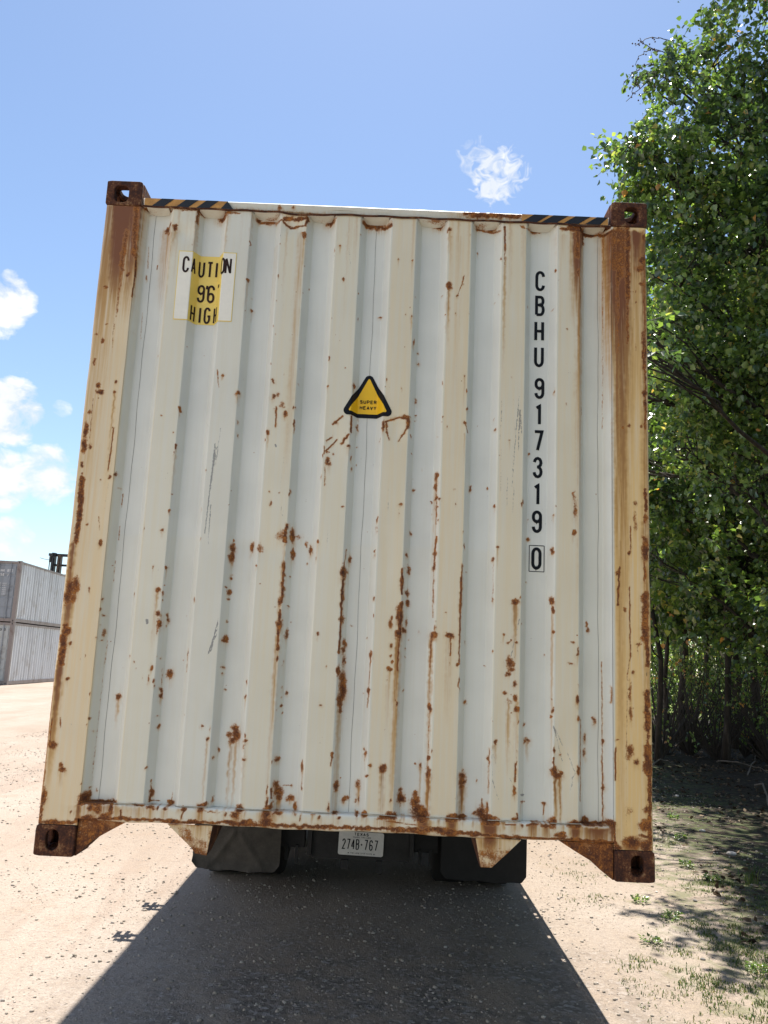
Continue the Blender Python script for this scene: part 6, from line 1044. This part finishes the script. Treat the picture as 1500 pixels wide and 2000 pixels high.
# fallen branches
g_ = 'fallen branches on the wood floor'
for k_, (pts, rad, lb) in enumerate(((((1345, 1410), (1368, 1432), (1390, 1457)), .03, 'pale straight dead branch lying on the dark slope under the trees'), (((1272, 1504), (1290, 1500), (1315, 1496)), .015, 'thin pale stick beside the container edge'),
        (((1400, 1492), (1440, 1505), (1500, 1512)), .014, 'long thin branch on the ground towards the right edge'), (((1475, 1540), (1490, 1550), (1500, 1572)), .018, 'short curved stick at the right frame edge'), (((1290, 1475), (1315, 1470), (1330, 1478)), .012, 'small twig on the dark litter'), (((1460, 1520), (1475, 1490), (1482, 1478)), .012, 'upright broken twig at the right'))):
    w = []
    for j, (u, v) in enumerate(pts):
        d = pray(u, v); t = -CAM[2] / d[2]; q = CAM + t * d; w.append((q[0], q[1], float(hgt_ground(np.array(q[0]), np.array(q[1]))) + .02 + (.12 if j == 1 else 0)))
    rr_ = np.random.default_rng(k_); P2 = np.concatenate([wiggle(w[0], w[1], 5, .02, rr_), wiggle(w[1], w[2], 5, .02, rr_)[1:]]); b = MB(); b.tube(P2, np.linspace(rad, rad * .5, 9), 7)
    o = obj('fallen_branch', b.mesh(), simple('dead_wood', (.17, .14, .115), .9, var=.3)); tag(o, lb, 'branch', g_)
# ------------------------------------------------------------------ grass, litter, weeds
g = N('grass_blade'); at = g.n('ShaderNodeAttribute', attribute_name='tint', attribute_type='GEOMETRY')
gc = g.ramp(at.outputs['Fac'], [(0, (.034, .066, .020)), (.5, (.070, .110, .032)), (.8, (.14, .155, .055)), (1, (.30, .25, .14))]); b0 = g.bsdf(gc, .5, 0, .3); tl = g.n('ShaderNodeBsdfTranslucent'); g.put(tl.inputs['Color'], g.mix(1.0, gc, (1.5, 1.6, .9), 'MULTIPLY'))
ms = g.n('ShaderNodeMixShader'); ms.inputs[0].default_value = .35; g.t.links.new(b0, ms.inputs[1]); g.t.links.new(tl.outputs[0], ms.inputs[2]); MAT['grass'] = g.done(ms.outputs[0])
def blades(X, Y, h, tint, r, wd=.004, spread=.5):
    n_ = len(X); Z = hgt_ground(X, Y); B = np.stack([X, Y, Z], -1); th = r.uniform(0, 6.283, n_); d = np.stack([np.cos(th), np.sin(th), 0 * th], -1); sv_ = np.stack([-np.sin(th), np.cos(th), 0 * th], -1)
    ln_ = r.uniform(.15, 1, n_)[:, None] * spread * h[:, None]; up = np.array([0, 0, 1.0])
    m = B + d * ln_ * .35 + up * h[:, None] * .6; t = B + d * ln_ + up * h[:, None] * .9; w = wd * r.uniform(.6, 1.4, n_)[:, None]
    V = np.stack([B - sv_ * w, B + sv_ * w, m + sv_ * w * .8, m - sv_ * w * .8, t], 1); F = []
    a = np.arange(n_) * 5; F = np.concatenate([np.stack([a, a + 1, a + 2], -1), np.stack([a, a + 2, a + 3], -1), np.stack([a + 3, a + 2, a + 4], -1)])
    me = np_mesh('grass', V, F, 3); at_ = me.attributes.new('tint', 'FLOAT', 'POINT'); at_.data.foreach_set('value', np.repeat(tint, 5).astype(np.float32)); return me
r = np.random.default_rng(21); n_ = 150000; Y = -.2 + 13 * r.random(n_) ** 1.4; E_ = r.normal(2.15, .62, n_); X = E_ + .17 * Y
cl = fbm(X, Y, 1.3, 31, 4); cl2 = fbm(X, Y, 7.5, 32, 4); keep = (r.random(n_) < np.clip((cl - .40 - .08 * np.abs(E_ - 2.3)) * 4, 0, 1) ** 1.5 * np.clip((cl2 - .42) * 4, 0.02, 1)) & (X > 1.45); X, Y = X[keep], Y[keep]
go = obj('grass', blades(X, Y, r.uniform(.006, .020, len(X)) * (1 + .8 * (cl[keep] - .5)), np.clip(r.normal(.55, .26, len(X)), 0, 1), r, .0024, 1.3), MAT['grass']); tag(go, 'short patchy grass along the verge between sand and wood', 'grass', kind='stuff')
n_ = 18000; Y = 0 + 26 * r.random(n_) ** 1.2; X = r.uniform(2.2, 12, n_) + .12 * Y; k_ = (X - .17 * Y > 2.1) & (fbm(X, Y, 2.0, 41) > .42); X, Y = X[k_], Y[k_]
P = np.stack([X, Y, hgt_ground(X, Y) + .012], -1); D = r.normal(0, 1, (len(X), 3)) * [1, 1, .25]
g = N('dry_leaf'); at = g.n('ShaderNodeAttribute', attribute_name='tint', attribute_type='GEOMETRY'); MAT['dry'] = g.done(g.bsdf(g.ramp(at.outputs['Fac'], [(0, (.03, .02, .014)), (.5, (.09, .06, .038)), (1, (.24, .18, .12))]), .85, 0, .2))
lm = leaf_mesh('leaf_litter', P, D, r.uniform(.03, .07, len(X)), r.random(len(X)), r, .5, .1); lm.materials.clear(); lo2 = obj('leaf_litter', lm, MAT['dry']); tag(lo2, 'brown dead leaves littering the ground under the trees', 'leaf litter', kind='stuff')
# single weeds
for i, (u, v, h, n_, lb) in enumerate(((1252, 1762, .075, 26, 'small grassy weed on bare sand just below the lower right casting'), (1316, 1790, .05, 20, 'tiny low weed on the sand left of the dark stone'), (1308, 1795, .035, 14, 'flat weed rosette beside the tiny low weed'), (1465, 1725, .16, 14, 'tall thin grass stalks in the tree shade at the right'),
        (1330, 1640, .13, 30, 'bushy weed at the shade edge beside the container post'), (1315, 1600, .10, 30, 'sunlit weed against the dark litter near the post'), (1390, 1720, .09, 30, 'clump of bright green leaves on the verge'), (1340, 1692, .08, 34, 'bright weed clump at the foot of the shade, right of the casting'), (1270, 1840, .05, 16, 'sparse weed on the sand below the other weeds'), (1480, 1900, .08, 24, 'weed clump in dappled shade near the right edge'))):
    d = pray(u, v); t = -CAM[2] / d[2]; q = CAM + t * d; rr_ = np.random.default_rng(700 + i); X = rr_.normal(q[0], .035, n_ * 2); Y = rr_.normal(q[1], .035, n_ * 2)
    nl = n_ * 3; th = rr_.uniform(0, 6.283, nl); rd = rr_.random(nl) ** .6 * .055; PP = np.stack([q[0] + rd * np.cos(th), q[1] + rd * np.sin(th), np.zeros(nl) + .006 + rr_.random(nl) * h * .45], -1); DD = np.stack([np.cos(th), np.sin(th), rr_.uniform(-.1, .6, nl)], -1) + rr_.normal(0, .3, (nl, 3))
    me = leaf_mesh('leaves', PP, DD, rr_.uniform(.014, .028, nl), np.clip(rr_.normal(.45, .2, nl), 0, .9), rr_, .45) if i != 3 else blades(X, Y, rr_.uniform(.5, 1, n_ * 2) * h, np.clip(rr_.normal(.55, .15, n_ * 2), 0, 1), rr_, .0035, .7)
    root = thing('weed', lb, 'weed', (float(q[0]), float(q[1]), 0), 0, 'weeds on the verge'); obj('leaves', me, None if i != 3 else MAT['grass'], root)
